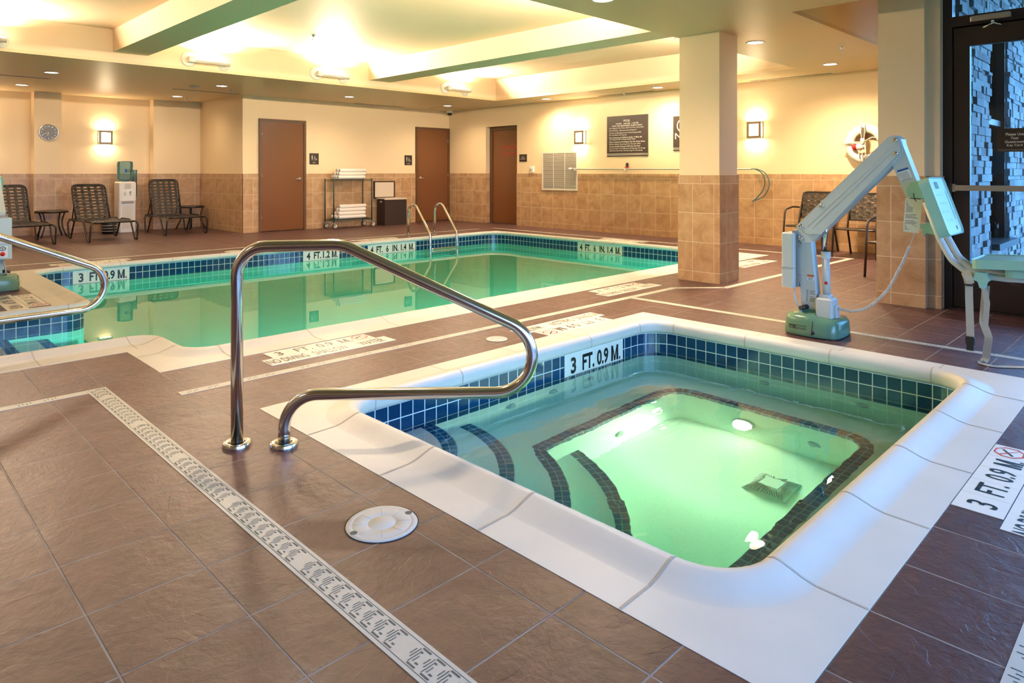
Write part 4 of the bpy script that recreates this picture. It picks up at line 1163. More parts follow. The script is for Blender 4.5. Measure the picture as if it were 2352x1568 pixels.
# ------------------------------------------------------------------ wall things
def person_icon(mb, c, s_, y):
    mb.lathe([(0, 0), (.14 * s_, 0)], 12, (c[0], y, c[1] + .62 * s_), 'y')
    mb.prism([(c[0] - .16 * s_, c[1] + .42 * s_), (c[0] - .18 * s_, c[1] - .1 * s_), (c[0] - .09 * s_, c[1] - .12 * s_), (c[0] - .09 * s_, c[1] - .8 * s_), (c[0] + .09 * s_, c[1] - .8 * s_), (c[0] + .09 * s_, c[1] - .12 * s_), (c[0] + .18 * s_, c[1] - .1 * s_), (c[0] + .16 * s_, c[1] + .42 * s_)], y, y + .001, axis='y')
def rest_sign(x, body, label):
    th = thing('restroom_sign', label, 'sign', (x, 12.54, 1.40)); y = 12.531
    mb = MB(); mb.box((x - .10, y, 1.29), (x + .10, 12.54, 1.512)); mb.build('panel', M['sign'], th, True)
    mb = MB(); person_icon(mb, (x - .045, 1.425), .066, y - .001); mb.build('person_symbol', M['signwhite'], th, True)
    mb = MB(); mb.lathe([(0, 0), (.008, 0)], 10, (x + .012, y - .001, 1.455), 'y'); mb.tube([(x + .012, y - .001, 1.445), (x + .014, y - .001, 1.415), (x + .040, y - .001, 1.412), (x + .052, y - .001, 1.382), (x + .062, y - .001, 1.384)], .004, 6)
    mb.tube([(x + .020 + .024 * math.cos(math.radians(a)), y - .001, 1.400 + .024 * math.sin(math.radians(a))) for a in range(110, 340, 15)], .0035, 6); mb.build('wheelchair_symbol', M['signwhite'], th, True)
    text('lettering', body, (x, y, 1.325), (1, 0, 0), (0, 0, 1), .06 if body == 'MEN' else .095, .017, M['signwhite'], th, t=.001)
rest_sign(6.83, 'MEN', "small dark MEN sign with white figures, right of the left brown door"); rest_sign(9.145, 'WOMEN', 'small dark WOMEN sign with white figures, left of the far brown door')
th = thing('pool_equipment_sign', 'small dark Pool Equipment sign beside the recessed door', 'sign', (10.33, 10.08, 1.43)); mb = MB(); mb.box((10.32, 9.975, 1.355), (10.33, 10.19, 1.51)); mb.build('panel', M['sign'], th, True)
text('lettering', 'POOL', (10.32, 10.08, 1.45), (0, -1, 0), (0, 0, 1), .07, .024, M['signwhite'], th, t=.001); text('lettering', 'EQUIPMENT', (10.32, 10.08, 1.41), (0, -1, 0), (0, 0, 1), .14, .024, M['signwhite'], th, t=.001)
th = thing('rules_sign', 'large dark brown POOL rules sign with white text on end wall', 'sign', (10.33, 7.413, 1.8)); mb = MB(); mb.box((10.318, 6.957, 1.424), (10.33, 7.869, 2.175)); mb.build('panel', M['sign'], th, True)
RL = [('POOL', 2.080, .145, .040, 0), ('HOURS    6:00 AM - 11:00 PM', 2.030, .50, .027, 0), ('POOL FOR REGISTERED GUESTS ONLY', 1.990, .67, .027, 0),
      ('No Lifeguard On Duty. Swim At Your Own Risk', 1.948, .765, .027, 1), ("NO DIVING.  Maximum Pool Depth 5'", 1.903, .615, .027, 1), ('Owners & Management Are Not Responsible', 1.858, .715, .027, 1), ('For Accidents Or Injuries', 1.820, .395, .027, 1),
      ('Non-Swimmers & Children Under 14 Must Be', 1.775, .73, .027, 1), ('Accompanied By A Responsible Adult', 1.737, .59, .027, 1), ('Glass Containers Prohibited. Do Not Swim Alone', 1.694, .795, .027, 1),
      ('Shower Before Entering Pool. Persons With', 1.650, .70, .027, 1), ('Communicable Diseases Shall Not Use Pool', 1.612, .69, .027, 1), ('Person Under The Influence Of Alcohol Or Drugs', 1.568, .80, .027, 1), ('Shall Not Use Pool. No Running Or Horseplay', 1.530, .745, .027, 1)]
for s_, z, w_, h_, al in RL: text('lettering', s_, (10.318, 7.413 if not al else 7.869 - .055 - w_ / 2, z), (0, -1, 0), (0, 0, 1), w_, h_, M['signwhite'], th, t=.001, bold=.008)
mb = MB()
for z in (1.470, 1.448): mb.box((10.3165, 6.957, z), (10.318, 7.869, z + .007))
mb.build('rule_line', M['signwhite'], th, True)
th = thing('no_smoking_sign', 'dark brown sign with ringed symbol, half hidden behind the tiled column', 'sign', (10.33, 6.1, 1.8)); mb = MB(); mb.box((10.318, 5.83, 1.503), (10.33, 6.44, 2.10)); mb.build('panel', M['sign'], th, True)
mb = MB(); mb.tube([(10.317, 6.20 + .155 * math.cos(a * PI / 16), 1.93 + .13 * math.sin(a * PI / 16)) for a in range(32)], .010, 6, closed=True); mb.tube([(10.317, 6.31, 1.84), (10.317, 6.09, 2.02)], .009, 6); mb.build('ring_symbol', M['signwhite'], th, True)
text('lettering', 'No', (10.318, 6.28, 1.755), (0, -1, 0), (0, 0, 1), .24, .105, M['signwhite'], th, t=.001, bold=0)
mb = MB()
for z in (1.548, 1.526): mb.box((10.3165, 5.83, z), (10.318, 6.44, z + .007))
mb.build('rule_line', M['signwhite'], th, True)

th = thing('wall_vent', 'large white louvred return air grille on the end wall', 'air vent', (10.33, 9.05, .77))
mb = MB()
for a in ((8.58, .769, 9.518, .80), (8.58, 1.515, 9.518, 1.547), (8.58, .80, 8.61, 1.515), (9.488, .80, 9.518, 1.515)): mb.box((10.298, a[0], a[1]), (10.33, a[2], a[3]))
mb.build('frame', M['grille'], th, True)
mb = MB(); mb.box((10.312, 8.61, .80), (10.316, 9.488, 1.515)); mb.build('dark_backing', M['slot'], th, True)
mb = MB()
for k in range(36):
    z = .806 + k * .0198; mb.face([(10.300, 8.61, z), (10.300, 9.488, z), (10.312, 9.488, z + .011), (10.312, 8.61, z + .011)]); mb.face([(10.300, 8.61, z - .002), (10.300, 9.488, z - .002), (10.300, 9.488, z + .004), (10.300, 8.61, z + .004)])
mb.build('louver', M['grille'], th, True)
mb = MB()
for y in (8.90, 9.20): mb.box((10.296, y - .005, .80), (10.303, y + .005, 1.515))
mb.build('mullion', M['grille'], th, True)

th = thing('wall_alarm', 'small white wall alarm unit beside the pool equipment door', 'alarm', (10.33, 9.81, 1.19)); mb = MB(); mb.rbox((10.285, 9.75, 1.13), (10.33, 9.86, 1.26), .015); mb.build('body', M['white'], th, True)
mb = MB(); mb.box((10.280, 9.825, 1.16), (10.286, 9.84, 1.18)); mb.build('button', M['red'], th, True); mb = MB(); mb.lathe([(0, .02), (.015, .015), (.022, 0)], 12, (10.285, 9.80, 1.21), '-x'); mb.build('sounder', M['white'], th, True)

th = thing('rescue_pole', 'long horizontal rescue pole on wall brackets, ending in a dark looped hook', 'pole', (10.27, 6.9, 1.18))
mb = MB(); mb.tube([(10.27, 8.72, 1.196), (10.27, 5.0, 1.183)], .014, 10); mb.build('shaft', M['polegrey'], th, True)
mb = MB(); mb.tube(fillet([(10.27, 5.02, 1.183), (10.27, 4.90, 1.19), (10.27, 4.74, 1.12), (10.27, 4.69, .93), (10.27, 4.78, .75), (10.27, 4.95, .69), (10.27, 5.0, .66), (10.27, 4.93, .71), (10.27, 4.80, .85), (10.27, 4.76, 1.0), (10.27, 4.82, 1.14), (10.27, 4.95, 1.19)], .2, 5), .008, 8); mb.build('hook', M['tealpipe'], th, True)
for y in (8.62, 7.42, 5.6):
    mb = MB(); mb.box((10.262, y - .015, 1.165), (10.33, y + .015, 1.18)); mb.box((10.255, y - .015, 1.165), (10.262, y + .015, 1.21)); mb.build('bracket', M['white'], th, True)
mb = MB(); mb.tube([(10.265, 8.76, 1.197), (10.265, 8.70, 1.197)], .02, 10); mb.build('grip_end', M['white'], th, True)
th = thing('first_aid_hook', 'small black clip with red tie above the long pole', 'hook', (10.32, 7.40, 1.24)); mb = MB(); mb.rbox((10.295, 7.38, 1.215), (10.33, 7.425, 1.305), .012); mb.build('clip', M['black'], th, True)
mb = MB(); mb.tube(fillet([(10.315, 7.46, 1.225), (10.30, 7.43, 1.212), (10.30, 7.40, 1.226), (10.315, 7.37, 1.212)], .02), .009, 6); mb.build('tie', M['red'], th, True)

th = thing('ring_buoy', 'white life ring with rope hanging on the end wall, half behind the entry column', 'life ring', (10.25, 3.30, 1.53))
mb = MB(); mb.tube([(10.255, 3.30 + .215 * math.cos(a * PI / 20), 1.53 + .215 * math.sin(a * PI / 20)) for a in range(40)], (.050, .066), 14, closed=True, flat=(1, 0, 0)); mb.build('ring', M['ring'], th, True)
mb = MB()
for pts in ([(3.35, 1.84), (3.345, 1.70), (3.33, 1.55)], [(3.30, 1.84), (3.29, 1.72), (3.31, 1.56)], [(3.585, 1.57), (3.46, 1.555), (3.34, 1.56)], [(3.59, 1.535), (3.46, 1.545), (3.33, 1.535)], [(3.33, 1.52), (3.37, 1.42), (3.36, 1.33)], [(3.31, 1.52), (3.33, 1.40), (3.31, 1.30)], [(3.30, 1.52), (3.28, 1.42), (3.30, 1.31)], [(3.33, 1.55), (3.2, 1.62), (3.1, 1.60)]):
    mb.tube([(10.185, a, b_) for a, b_ in pts], .007, 6)
mb.build('rope', M['rope'], th, True)
mb = MB(); mb.lathe([(0, 0), (.035, .0), (.05, .05), (.045, .10), (.02, .12), (0, .12)], 16, (10.20, 3.30, 1.49), 'y'); mb.build('float_white', M['ring'], th, True)
mb = MB(); mb.lathe([(.0, .10), (.048, .10), (.04, .145), (.02, .165), (0, .17)], 16, (10.20, 3.30, 1.49), 'y'); mb.build('float_red', M['red'], th, True)
mb = MB(); mb.lathe([(.012, -.05), (.028, -.045), (.028, .045), (.012, .05)], 14, (10.19, 3.325, 1.56)); mb.build('rope_wrap', M['rope'], th, True)
mb = MB(); mb.box((10.20, 3.30, 1.60), (10.33, 3.335, 1.76)); mb.build('bracket', M['chrome'], th, True)

th = thing('wall_clock', 'round chrome rimmed wall clock with black dial on the alcove pier', 'clock', (2.72, 14.57, 1.848))
mb = MB(); mb.lathe([(.135, 0), (.150, 0), (.152, .02), (.146, .034), (.136, .030), (.135, .02)], 40, (0, 0, 0), '-y'); mb.build('rim', M['chrome'], th)
mb = MB(); mb.lathe([(0, .022), (.136, .022)], 40, (0, 0, 0), '-y'); mb.build('face', M['text'], th)
for k in range(1, 13):
    a = PI / 2 - k * PI / 6; text('numeral', str(k), (2.72 + .108 * math.cos(a), 14.57 - .022, 1.848 + .108 * math.sin(a)), (1, 0, 0), (0, 0, 1), .014 if k < 10 else .024, .022, M['signwhite'], th, t=.001)
mb = MB(); mb.tube([(0, -.026, 0), (-.022, -.026, -.062)], (.004, .002), 6); mb.build('hour_hand', M['signwhite'], th)
mb = MB(); mb.tube([(0, -.027, 0), (-.088, -.027, -.040)], (.003, .002), 6); mb.build('minute_hand', M['signwhite'], th)

# ------------------------------------------------------------------ strap furniture
def weave(o, eu, ev, nu, nv, wu, wv, Lu, Lv, nrm, amp=.004, gapu=None):
    """straps on a rectangle: o corner, eu/ev unit directions, Lu x Lv; nu straps run along v, nv run along u"""
    o, eu, ev, nrm = Vector(o), Vector(eu), Vector(ev), Vector(nrm); mb = MB(); t = .0025
    def strip(p0, d, side, L, n, w_, ph):
        m = n * 2; pts = []
        for k in range(m + 1):
            s_ = L * k / m; h = math.cos(PI * (k / 2 + ph)) * amp * (1 if k % 2 == 0 else 0)
            pts.append(p0 + d * s_ + nrm * h)
        for sg_ in (1, -1):
            for a, b_ in zip(pts, pts[1:]):
                q = [a - side * w_ / 2, b_ - side * w_ / 2, b_ + side * w_ / 2, a + side * w_ / 2]; q = [p + nrm * t * sg_ for p in q]
                mb.face(q if sg_ > 0 else q[::-1], smooth=False)
        for e in (-1, 1):
            for a, b_ in zip(pts, pts[1:]):
                mb.face([a + side * e * w_ / 2 - nrm * t, b_ + side * e * w_ / 2 - nrm * t, b_ + side * e * w_ / 2 + nrm * t, a + side * e * w_ / 2 + nrm * t])
    for i in range(nu): strip(o + eu * (Lu * (i + .5) / nu), ev, eu, Lv, nv, wu, i % 2)
    for j in range(nv): strip(o + ev * (Lv * (j + .5) / nv), eu, ev, Lu, nu, wv, (j + 1) % 2)
    return mb

def lounger(loc, rz, label, ang=68, BL=.70):
    """local: foot end at y=0, runs towards +y; width along x"""
    th = thing('chaise_lounge', label, 'lounge chair', loc, rz, 'brown strap loungers along the alcove wall')
    W2, WS, WB, SL, H = .325, .285, .262, 1.02, .315; a = math.radians(ang)
    mb = MB(); mb.tube(fillet([(-WS, 1.30, H), (-WS, .03, H), (WS, .03, H), (WS, 1.30, H), (-WS, 1.30, H)], .06), .013, 10)
    for y in (.10, 1.0): mb.tube([(-W2, y, H - .012), (W2, y, H - .012)], .012, 8)
    mb.build('seat_frame', M['brownmetal'], th)
    for s_ in (-1, 1):
        X_ = s_ * (W2 + .03)
        m = MB(); m.tube(fillet([(s_ * WS, .05, H), (X_, -.02, H), (X_, .03, .012), (X_, .13, .012), (X_, .33, .33), (X_, .77, .33), (X_, .97, .012), (X_, 1.07, .012), (X_, 1.14, H), (s_ * WS, 1.10, H)], [0, .06, .02, .02, .14, .14, .02, .02, .06, 0], 7), .0135, 8)
        m.build('leg', M['brownmetal'], th)
    c, sn = math.cos(a), math.sin(a); y0, z0 = SL - .02, H - .02
    def B(x, s_): return (x, y0 + c * s_, z0 + sn * s_)
    mb = MB(); mb.tube(fillet([B(-WB, 0), B(-WB, BL), B(WB, BL), B(WB, 0)], .09, 6), .0145, 10)
    bk = mb.build('backrest_frame', M['brownmetal'], th)
    weave((-WB, y0, z0), (1, 0, 0), (0, c, sn), 5, 12, .046, .028, 2 * WB, BL, (0, -sn, c), .005).build('strap', M['strap'], bk)
    weave((-WS, .04, H), (1, 0, 0), (0, 1, 0), 5, 15, .048, .034, 2 * WS, SL - .03, (0, 0, 1), .005).build('strap', M['strap'], th)
    for s_ in (-1, 1):
        m = MB(); m.tube([B(s_ * (WB - .01), .33), (s_ * (WB - .01), 1.26, H)], .010, 8); m.build('back_prop', M['brownmetal'], th)
    return th
lg = lounger((3.26, 12.56, 0), math.radians(4), 'brown strap lounge chair in front of the water cooler', 66, .68)
l2 = lounger((4.545, 12.96, 0), math.radians(1.5), 'brown strap lounge chair at right, nearest the alcove corner', 74, .72)
l3 = dup(lg, (2.10, 12.60, 0), math.radians(4), 'brown strap lounge chair at left beside the clock column')

def table(loc, label, first=[None]):
    if first[0]: return dup(first[0], loc, .4, label)
    th = thing('side_table', label, 'table', loc, 0, 'small round side tables between the loungers'); H = .455; R = .25
    mb = MB(); mb.lathe([(0, H), (R - .02, H), (R - .02, H - .006), (0, H - .006)], 40); mb.build('table_top', M['glasstop'], th)
    mb = MB(); mb.lathe([(R - .02, H + .004), (R, H + .004), (R + .004, H - .004), (R + .004, H - .03), (R - .006, H - .032), (R - .012, H - .01), (R - .02, H - .008), (R - .02, H + .004)], 40); mb.build('rim', M['brownmetal'], th)
    for k in range(4):
        a = PI / 4 + k * PI / 2; u = Vector((math.cos(a), math.sin(a), 0))
        p = fillet([u * (R - .02) + Vector((0, 0, H - .02)), u * (R - .07) + Vector((0, 0, H - .15)), u * (R - .07) + Vector((0, 0, .18)), u * (R + .02) + Vector((0, 0, .0))], .3, 6)
        mb = MB(); mb.tube(p, .0125, 8); mb.build('leg', M['brownmetal'], th)
    first[0] = th; return th
table((2.70, 14.20, 0), 'round side table between the left and middle loungers'); table((5.06, 14.25, 0), 'round side table behind the right lounger at the corner')

th = thing('waste_bin', 'small black slatted waste basket behind the middle lounger', 'bin', (3.60, 14.22, 0))
mb = MB(); mb.lathe([(0, .01), (.10, .01), (.115, .0), (.135, .30), (.128, .30), (.108, .02), (0, .02)], 28); mb.build('body', M['black'], th)
mb = MB()
for k in range(5): mb.lathe([(.114 + .02 * k / 5 + .004, .04 + k * .05), (.114 + .02 * k / 5 + .008, .05 + k * .05), (.114 + .02 * k / 5 + .004, .06 + k * .05)], 28)
mb.build('rib', M['grey'], th)

# water cooler
wc = thing('water_cooler', 'white floor-standing water dispenser against the alcove wall', 'water cooler', (3.93, 14.46, 0))
mb = MB(); mb.rbox((-.15, -.16, 0), (.15, .17, .955), .045, 5); mb.rbox((-.145, -.168, .60), (.145, -.15, .935), .02); mb.build('cabinet', M['cooler'], wc)
mb = MB(); mb.box((-.10, -.172, .545), (.10, -.165, .80)); mb.build('tap_recess', M['white'], wc)
mb = MB(); mb.prism([(-.10, .545), (.10, .545), (.10, .59), (-.10, .59)], -.185, -.165, axis='y'); mb.build('drip_tray', M['grey'], wc)
for x, c in ((-.045, M['grille']), (.045, M['blueink'])):
    mb = MB(); mb.lathe([(0, -.03), (.012, -.03), (.012, .02), (0, .02)], 10, (x, -.185, .73)); t_ = mb.build('tap', M['grille'], wc)
    mb = MB(); mb.box((x - .012, -.205, .755), (x + .012, -.175, .768)); mb.build('lever', c, t_)
mb = MB()
for k in range(12): mb.box((-.09 + k * .0155, -.166, .08), (-.082 + k * .0155, -.158, .50)); mb.box((-.05 + k * .009, -.175, .82), (-.046 + k * .009, -.166, .92))
mb.build('fluting', M['grille'], wc)
wb = thing('water_bottle', 'blue water bottle upside down on top of the white cooler', 'water bottle', (3.93, 14.46, .956))
prof = [(.05, .0), (.10, .02), (.128, .05), (.134, .09), (.128, .10), (.128, .16), (.134, .17), (.134, .24), (.127, .255), (.134, .27), (.134, .33), (.128, .345), (.134, .36), (.128, .375), (.10, .385), (0, .378)]
mb = MB(); mb.lathe([(r, z) for r, z in prof], 36); mb.build('shell', M['bottle'], wb)
mb = MB(); mb.box((-.04, -.137, .17), (.0, -.1335, .24)); mb.build('label', M['blueink'], wb)
text('lettering', 'Cull', (.052, -.130, .215), (1, .25, 0), (0, 0, 1), .085, .045, M['text'], wb, world=False, t=.006, bold=0)
mb = MB(); mb.tube([(.01, -.136, .185), (.05, -.130, .181), (.09, -.112, .186)], .003, 6); mb.build('underline', M['text'], wb)
th = thing('cup_dispenser', 'slim blue-green cup dispenser tube beside the water cooler', 'cup dispenser', (4.17, 14.70, .62))
mb = MB(); mb.lathe([(.0, .09), (.036, .09), (.036, .54), (.042, .545), (.042, .56), (.0, .56)], 20); mb.lathe([(.024, .0), (.03, .03), (.034, .09), (.0, .09)], 16); mb.build('tube', M['bottle'], th)
mb = MB(); mb.box((-.03, .03, .2), (.03, .12, .24)); mb.build('bracket', M['grey'], th)

# ------------------------------------------------------------------ towel cart, towels, hamper
ct = thing('towel_cart', "dark green two-shelf wire cart on casters between the restroom doors", 'cart', (7.46, 12.27, 0))
CX0, CX1, CY0, CY1 = 7.02, 7.90, 12.10, 12.44
for x in (CX0, CX1):
    for y in (CY0, CY1):
        mb = MB(); mb.tube([(x, y, .13), (x, y, 1.005)], .0125, 10); mb.build('post', M['green'], ct, True)
        mb = MB(); mb.lathe([(0, -.014), (.052, -.014), (.055, -.008), (.055, .008), (.052, .014), (0, .014)], 24, (x + .03, y, .055), 'y'); cw = mb.build('caster_wheel', M['blackrubber'], ct, True)
        mb = MB(); mb.lathe([(0, -.0155), (.042, -.0155), (.042, .0155), (0, .0155)], 20, (x + .03, y, .055), 'y'); mb.build('wheel_disc', M['liner'], cw, True)
        mb = MB(); mb.box((x - .005, y - .022, .06), (x + .03, y - .018, .12)); mb.box((x - .005, y + .018, .06), (x + .03, y + .022, .12)); mb.box((x - .02, y - .022, .115), (x + .03, y + .022, .13)); mb.box((x - .05, y - .02, .118), (x - .01, y + .02, .13)); mb.build('caster_fork', M['grey'], ct, True)
for z in (.185, .985):
    mb = MB()
    for y in (CY0, CY1): mb.tube([(CX0, y, z), (CX1, y, z)], .005, 6); mb.tube([(CX0, y, z - .028), (CX1, y, z - .028)], .005, 6)
    for x in (CX0, CX1): mb.tube([(x, CY0, z), (x, CY1, z)], .005, 6); mb.tube([(x, CY0, z - .028), (x, CY1, z - .028)], .005, 6)
    for k in range(30): x = CX0 + .03 * k + .01; mb.tube([(x, CY0, z + .002), (x, CY1, z + .002)], .0022, 5)
    for k in range(28): x = CX0 + .032 * k; mb.tube([(x, CY0, z), (x + .016, CY0, z - .028), (x + .032, CY0, z)], .002, 4)
    mb.build('shelf', M['green'], ct, True)
def towel(loc, group, label, first=[None]):
    if first[0] is None:
        th = thing('rolled_towel', label, 'towel', loc, 0, group)
        L = .62; mb = MB(); n = 22; R = .039
        prof = [(0, .006), (.006, 0), (.010, .008), (.015, .0), (.019, .008), (.024, 0), (.028, .008), (.033, .0), (R, .012), (R, L - .012), (.033, L), (.026, L - .006), (.02, L), (.012, L - .006), (0, L)]
        mb.lathe(prof, n, (0, 0, 0), 'x')
        for i, v in enumerate(mb.v): mb.v[i] = (v[0], v[1] + .002 * math.sin(v[0] * 9), v[2] * .93 + .0015 * math.sin(v[0] * 13 + v[1] * 40))
        mb.build('roll', M['towel'], th)
        mb = MB(); mb.tube([(.03, -.030, .024), (.3, -.029, .026), (.59, -.030, .023)], .0022, 5); mb.build('hem', M['liner'], th)
        first[0] = th; return th
    return dup(first[0], loc, random.uniform(-.004, .004), label, group)
for z0, rows, g_n, where in ((.992 + .037, (4, 3, 2), 'rolled towels on the top cart shelf', 'top'), (.192 + .037, (4, 3, 2, 1), 'rolled towels on the bottom cart shelf', 'bottom')):
    for r_, n_ in enumerate(rows):
        for k in range(n_):
            y = 12.27 - (n_ - 1) * .0405 + k * .081
            pos = 'front' if k == 0 else ('back' if k == n_ - 1 else 'middle')
            rn = ['lowest', 'second', 'third', 'fourth'][r_]
            if n_ == 4 and 0 < k < 3: pos = 'second from front' if k == 1 else 'third from front'
            if n_ == 1: pos = 'single'
            towel((7.14 + random.uniform(-.01, .012) + r_ * (.035), y, z0 + r_ * .070), g_n, 'white rolled towel in %s row of the %s shelf pile, %s' % (rn, where, pos))

hm = thing('laundry_hamper', 'dark brown hamper with open lid showing pale cloth liner, beside the towel cart', 'hamper', (8.55, 12.34, 0))
mb = MB(); mb.box((8.28, 12.18, .0), (8.84, 12.195, .57)); mb.box((8.28, 12.465, 0), (8.84, 12.48, .57)); mb.box((8.28, 12.195, 0), (8.295, 12.465, .57)); mb.box((8.825, 12.195, 0), (8.84, 12.465, .57)); mb.box((8.295, 12.195, 0), (8.825, 12.465, .02)); mb.build('body', M['hamper'], hm, True)
mb = MB(); mb.box((8.275, 12.173, .545), (8.845, 12.20, .578)); mb.box((8.275, 12.46, .545), (8.845, 12.487, .578)); mb.box((8.275, 12.20, .56), (8.30, 12.46, .578)); mb.box((8.82, 12.20, .545), (8.845, 12.46, .578)); mb.box((8.30, 12.20, .50), (8.82, 12.46, .515)); mb.build('liner', M['liner'], hm, True)
mb = MB(); mb.prism([(8.21, .575), (8.74, .575), (8.74, .93), (8.21, .93)], 12.49, 12.50, axis='y'); mb.build('lid', M['hamper'], hm, True)
lid_ = [o for o in hm.children if o.name.startswith('lid')][0]
mb = MB()
for a in ((8.205, .565, 8.745, .59), (8.205, .92, 8.745, .94), (8.205, .59, 8.23, .92), (8.72, .59, 8.745, .92)): mb.box((a[0], 12.478, a[1]), (a[2], 12.502, a[3]))
mb.build('lid_edge', M['hamper'], lid_, True)
mb = MB(); mb.box((8.235, 12.482, .595), (8.715, 12.490, .915)); mb.build('lid_lining', M['liner'], lid_, True)
mb = MB(); mb.box((8.272, 12.28, .49), (8.28, 12.36, .515)); mb.box((8.268, 12.30, .485), (8.275, 12.325, .52)); mb.build('side_handle', M['chrome'], hm, True)

# ------------------------------------------------------------------ strap arm chairs (facing -x after rotation)
def chair(loc, rz, label, first=[None]):
    """local: front at y=0 facing -y, width along x"""
    if first[0]: return dup(first[0], loc, rz, label)
    th = thing('strap_armchair', label, 'chair', loc, rz, 'brown strap arm chairs by the end wall'); W2, H = .265, .375
    for s_ in (-1, 1):
        mb = MB(); mb.tube(fillet([(s_ * (W2 + .01), -.02, 0), (s_ * W2, .0, H), (s_ * W2, .03, .60), (s_ * W2, .30, .635), (s_ * W2, .52, .62)], [0, .01, .09, .1, 0], 6), .0135, 10); mb.build('front_leg', M['brownmetal'], th)
        mb = MB(); mb.tube(fillet([(s_ * (W2 - .01), .62, 0), (s_ * (W2 - .015), .47, H), (s_ * (W2 - .02), .53, .60), (s_ * (W2 - .03), .60, .74)], .2, 6), .0135, 10); mb.build('rear_leg', M['brownmetal'], th)
    mb = MB(); mb.tube(fillet([(-W2 + .03, .50, .47), (-W2 + .03, .60, .845), (W2 - .03, .60, .845), (W2 - .03, .50, .47)], .07, 6), .0125, 10); mb.tube([(-W2 + .03, .50, .475), (W2 - .03, .50, .475)], .011, 8); bf = mb.build('back_frame', M['brownmetal'], th)
    mb = MB(); mb.tube(fillet([(-W2, .48, H - .02), (-W2 + .01, .02, H), (W2 - .01, .02, H), (W2, .48, H - .02), (-W2, .48, H - .02)], .04, 5), .0125, 10); sf_ = mb.build('seat_frame', M['brownmetal'], th)
    d = Vector((0, .10, .375)).normalized(); nr = Vector((0, -d.z, d.y))
    weave((-W2 + .03, .50, .47), (1, 0, 0), d, 5, 6, .058, .050, 2 * W2 - .06, .388, nr, .006).build('back_strap', M['strap'], bf)
    weave((-W2, .02, H + .002), (1, 0, 0), (0, 1, -.04), 5, 6, .062, .058, 2 * W2, .46, (0, 0, 1), .006).build('seat_strap', M['strap'], sf_)
    first[0] = th; return th
chair((9.60, 3.915, 0), -PI / 2, 'brown strap armchair against the end wall, left of two behind the pool lift')
chair((9.50, 3.20, 0), -PI / 2, 'brown strap armchair against the end wall, nearest the ring buoy')
chair((7.95, 2.29, 0), -PI / 2, 'brown strap armchair mostly hidden behind the entry column')

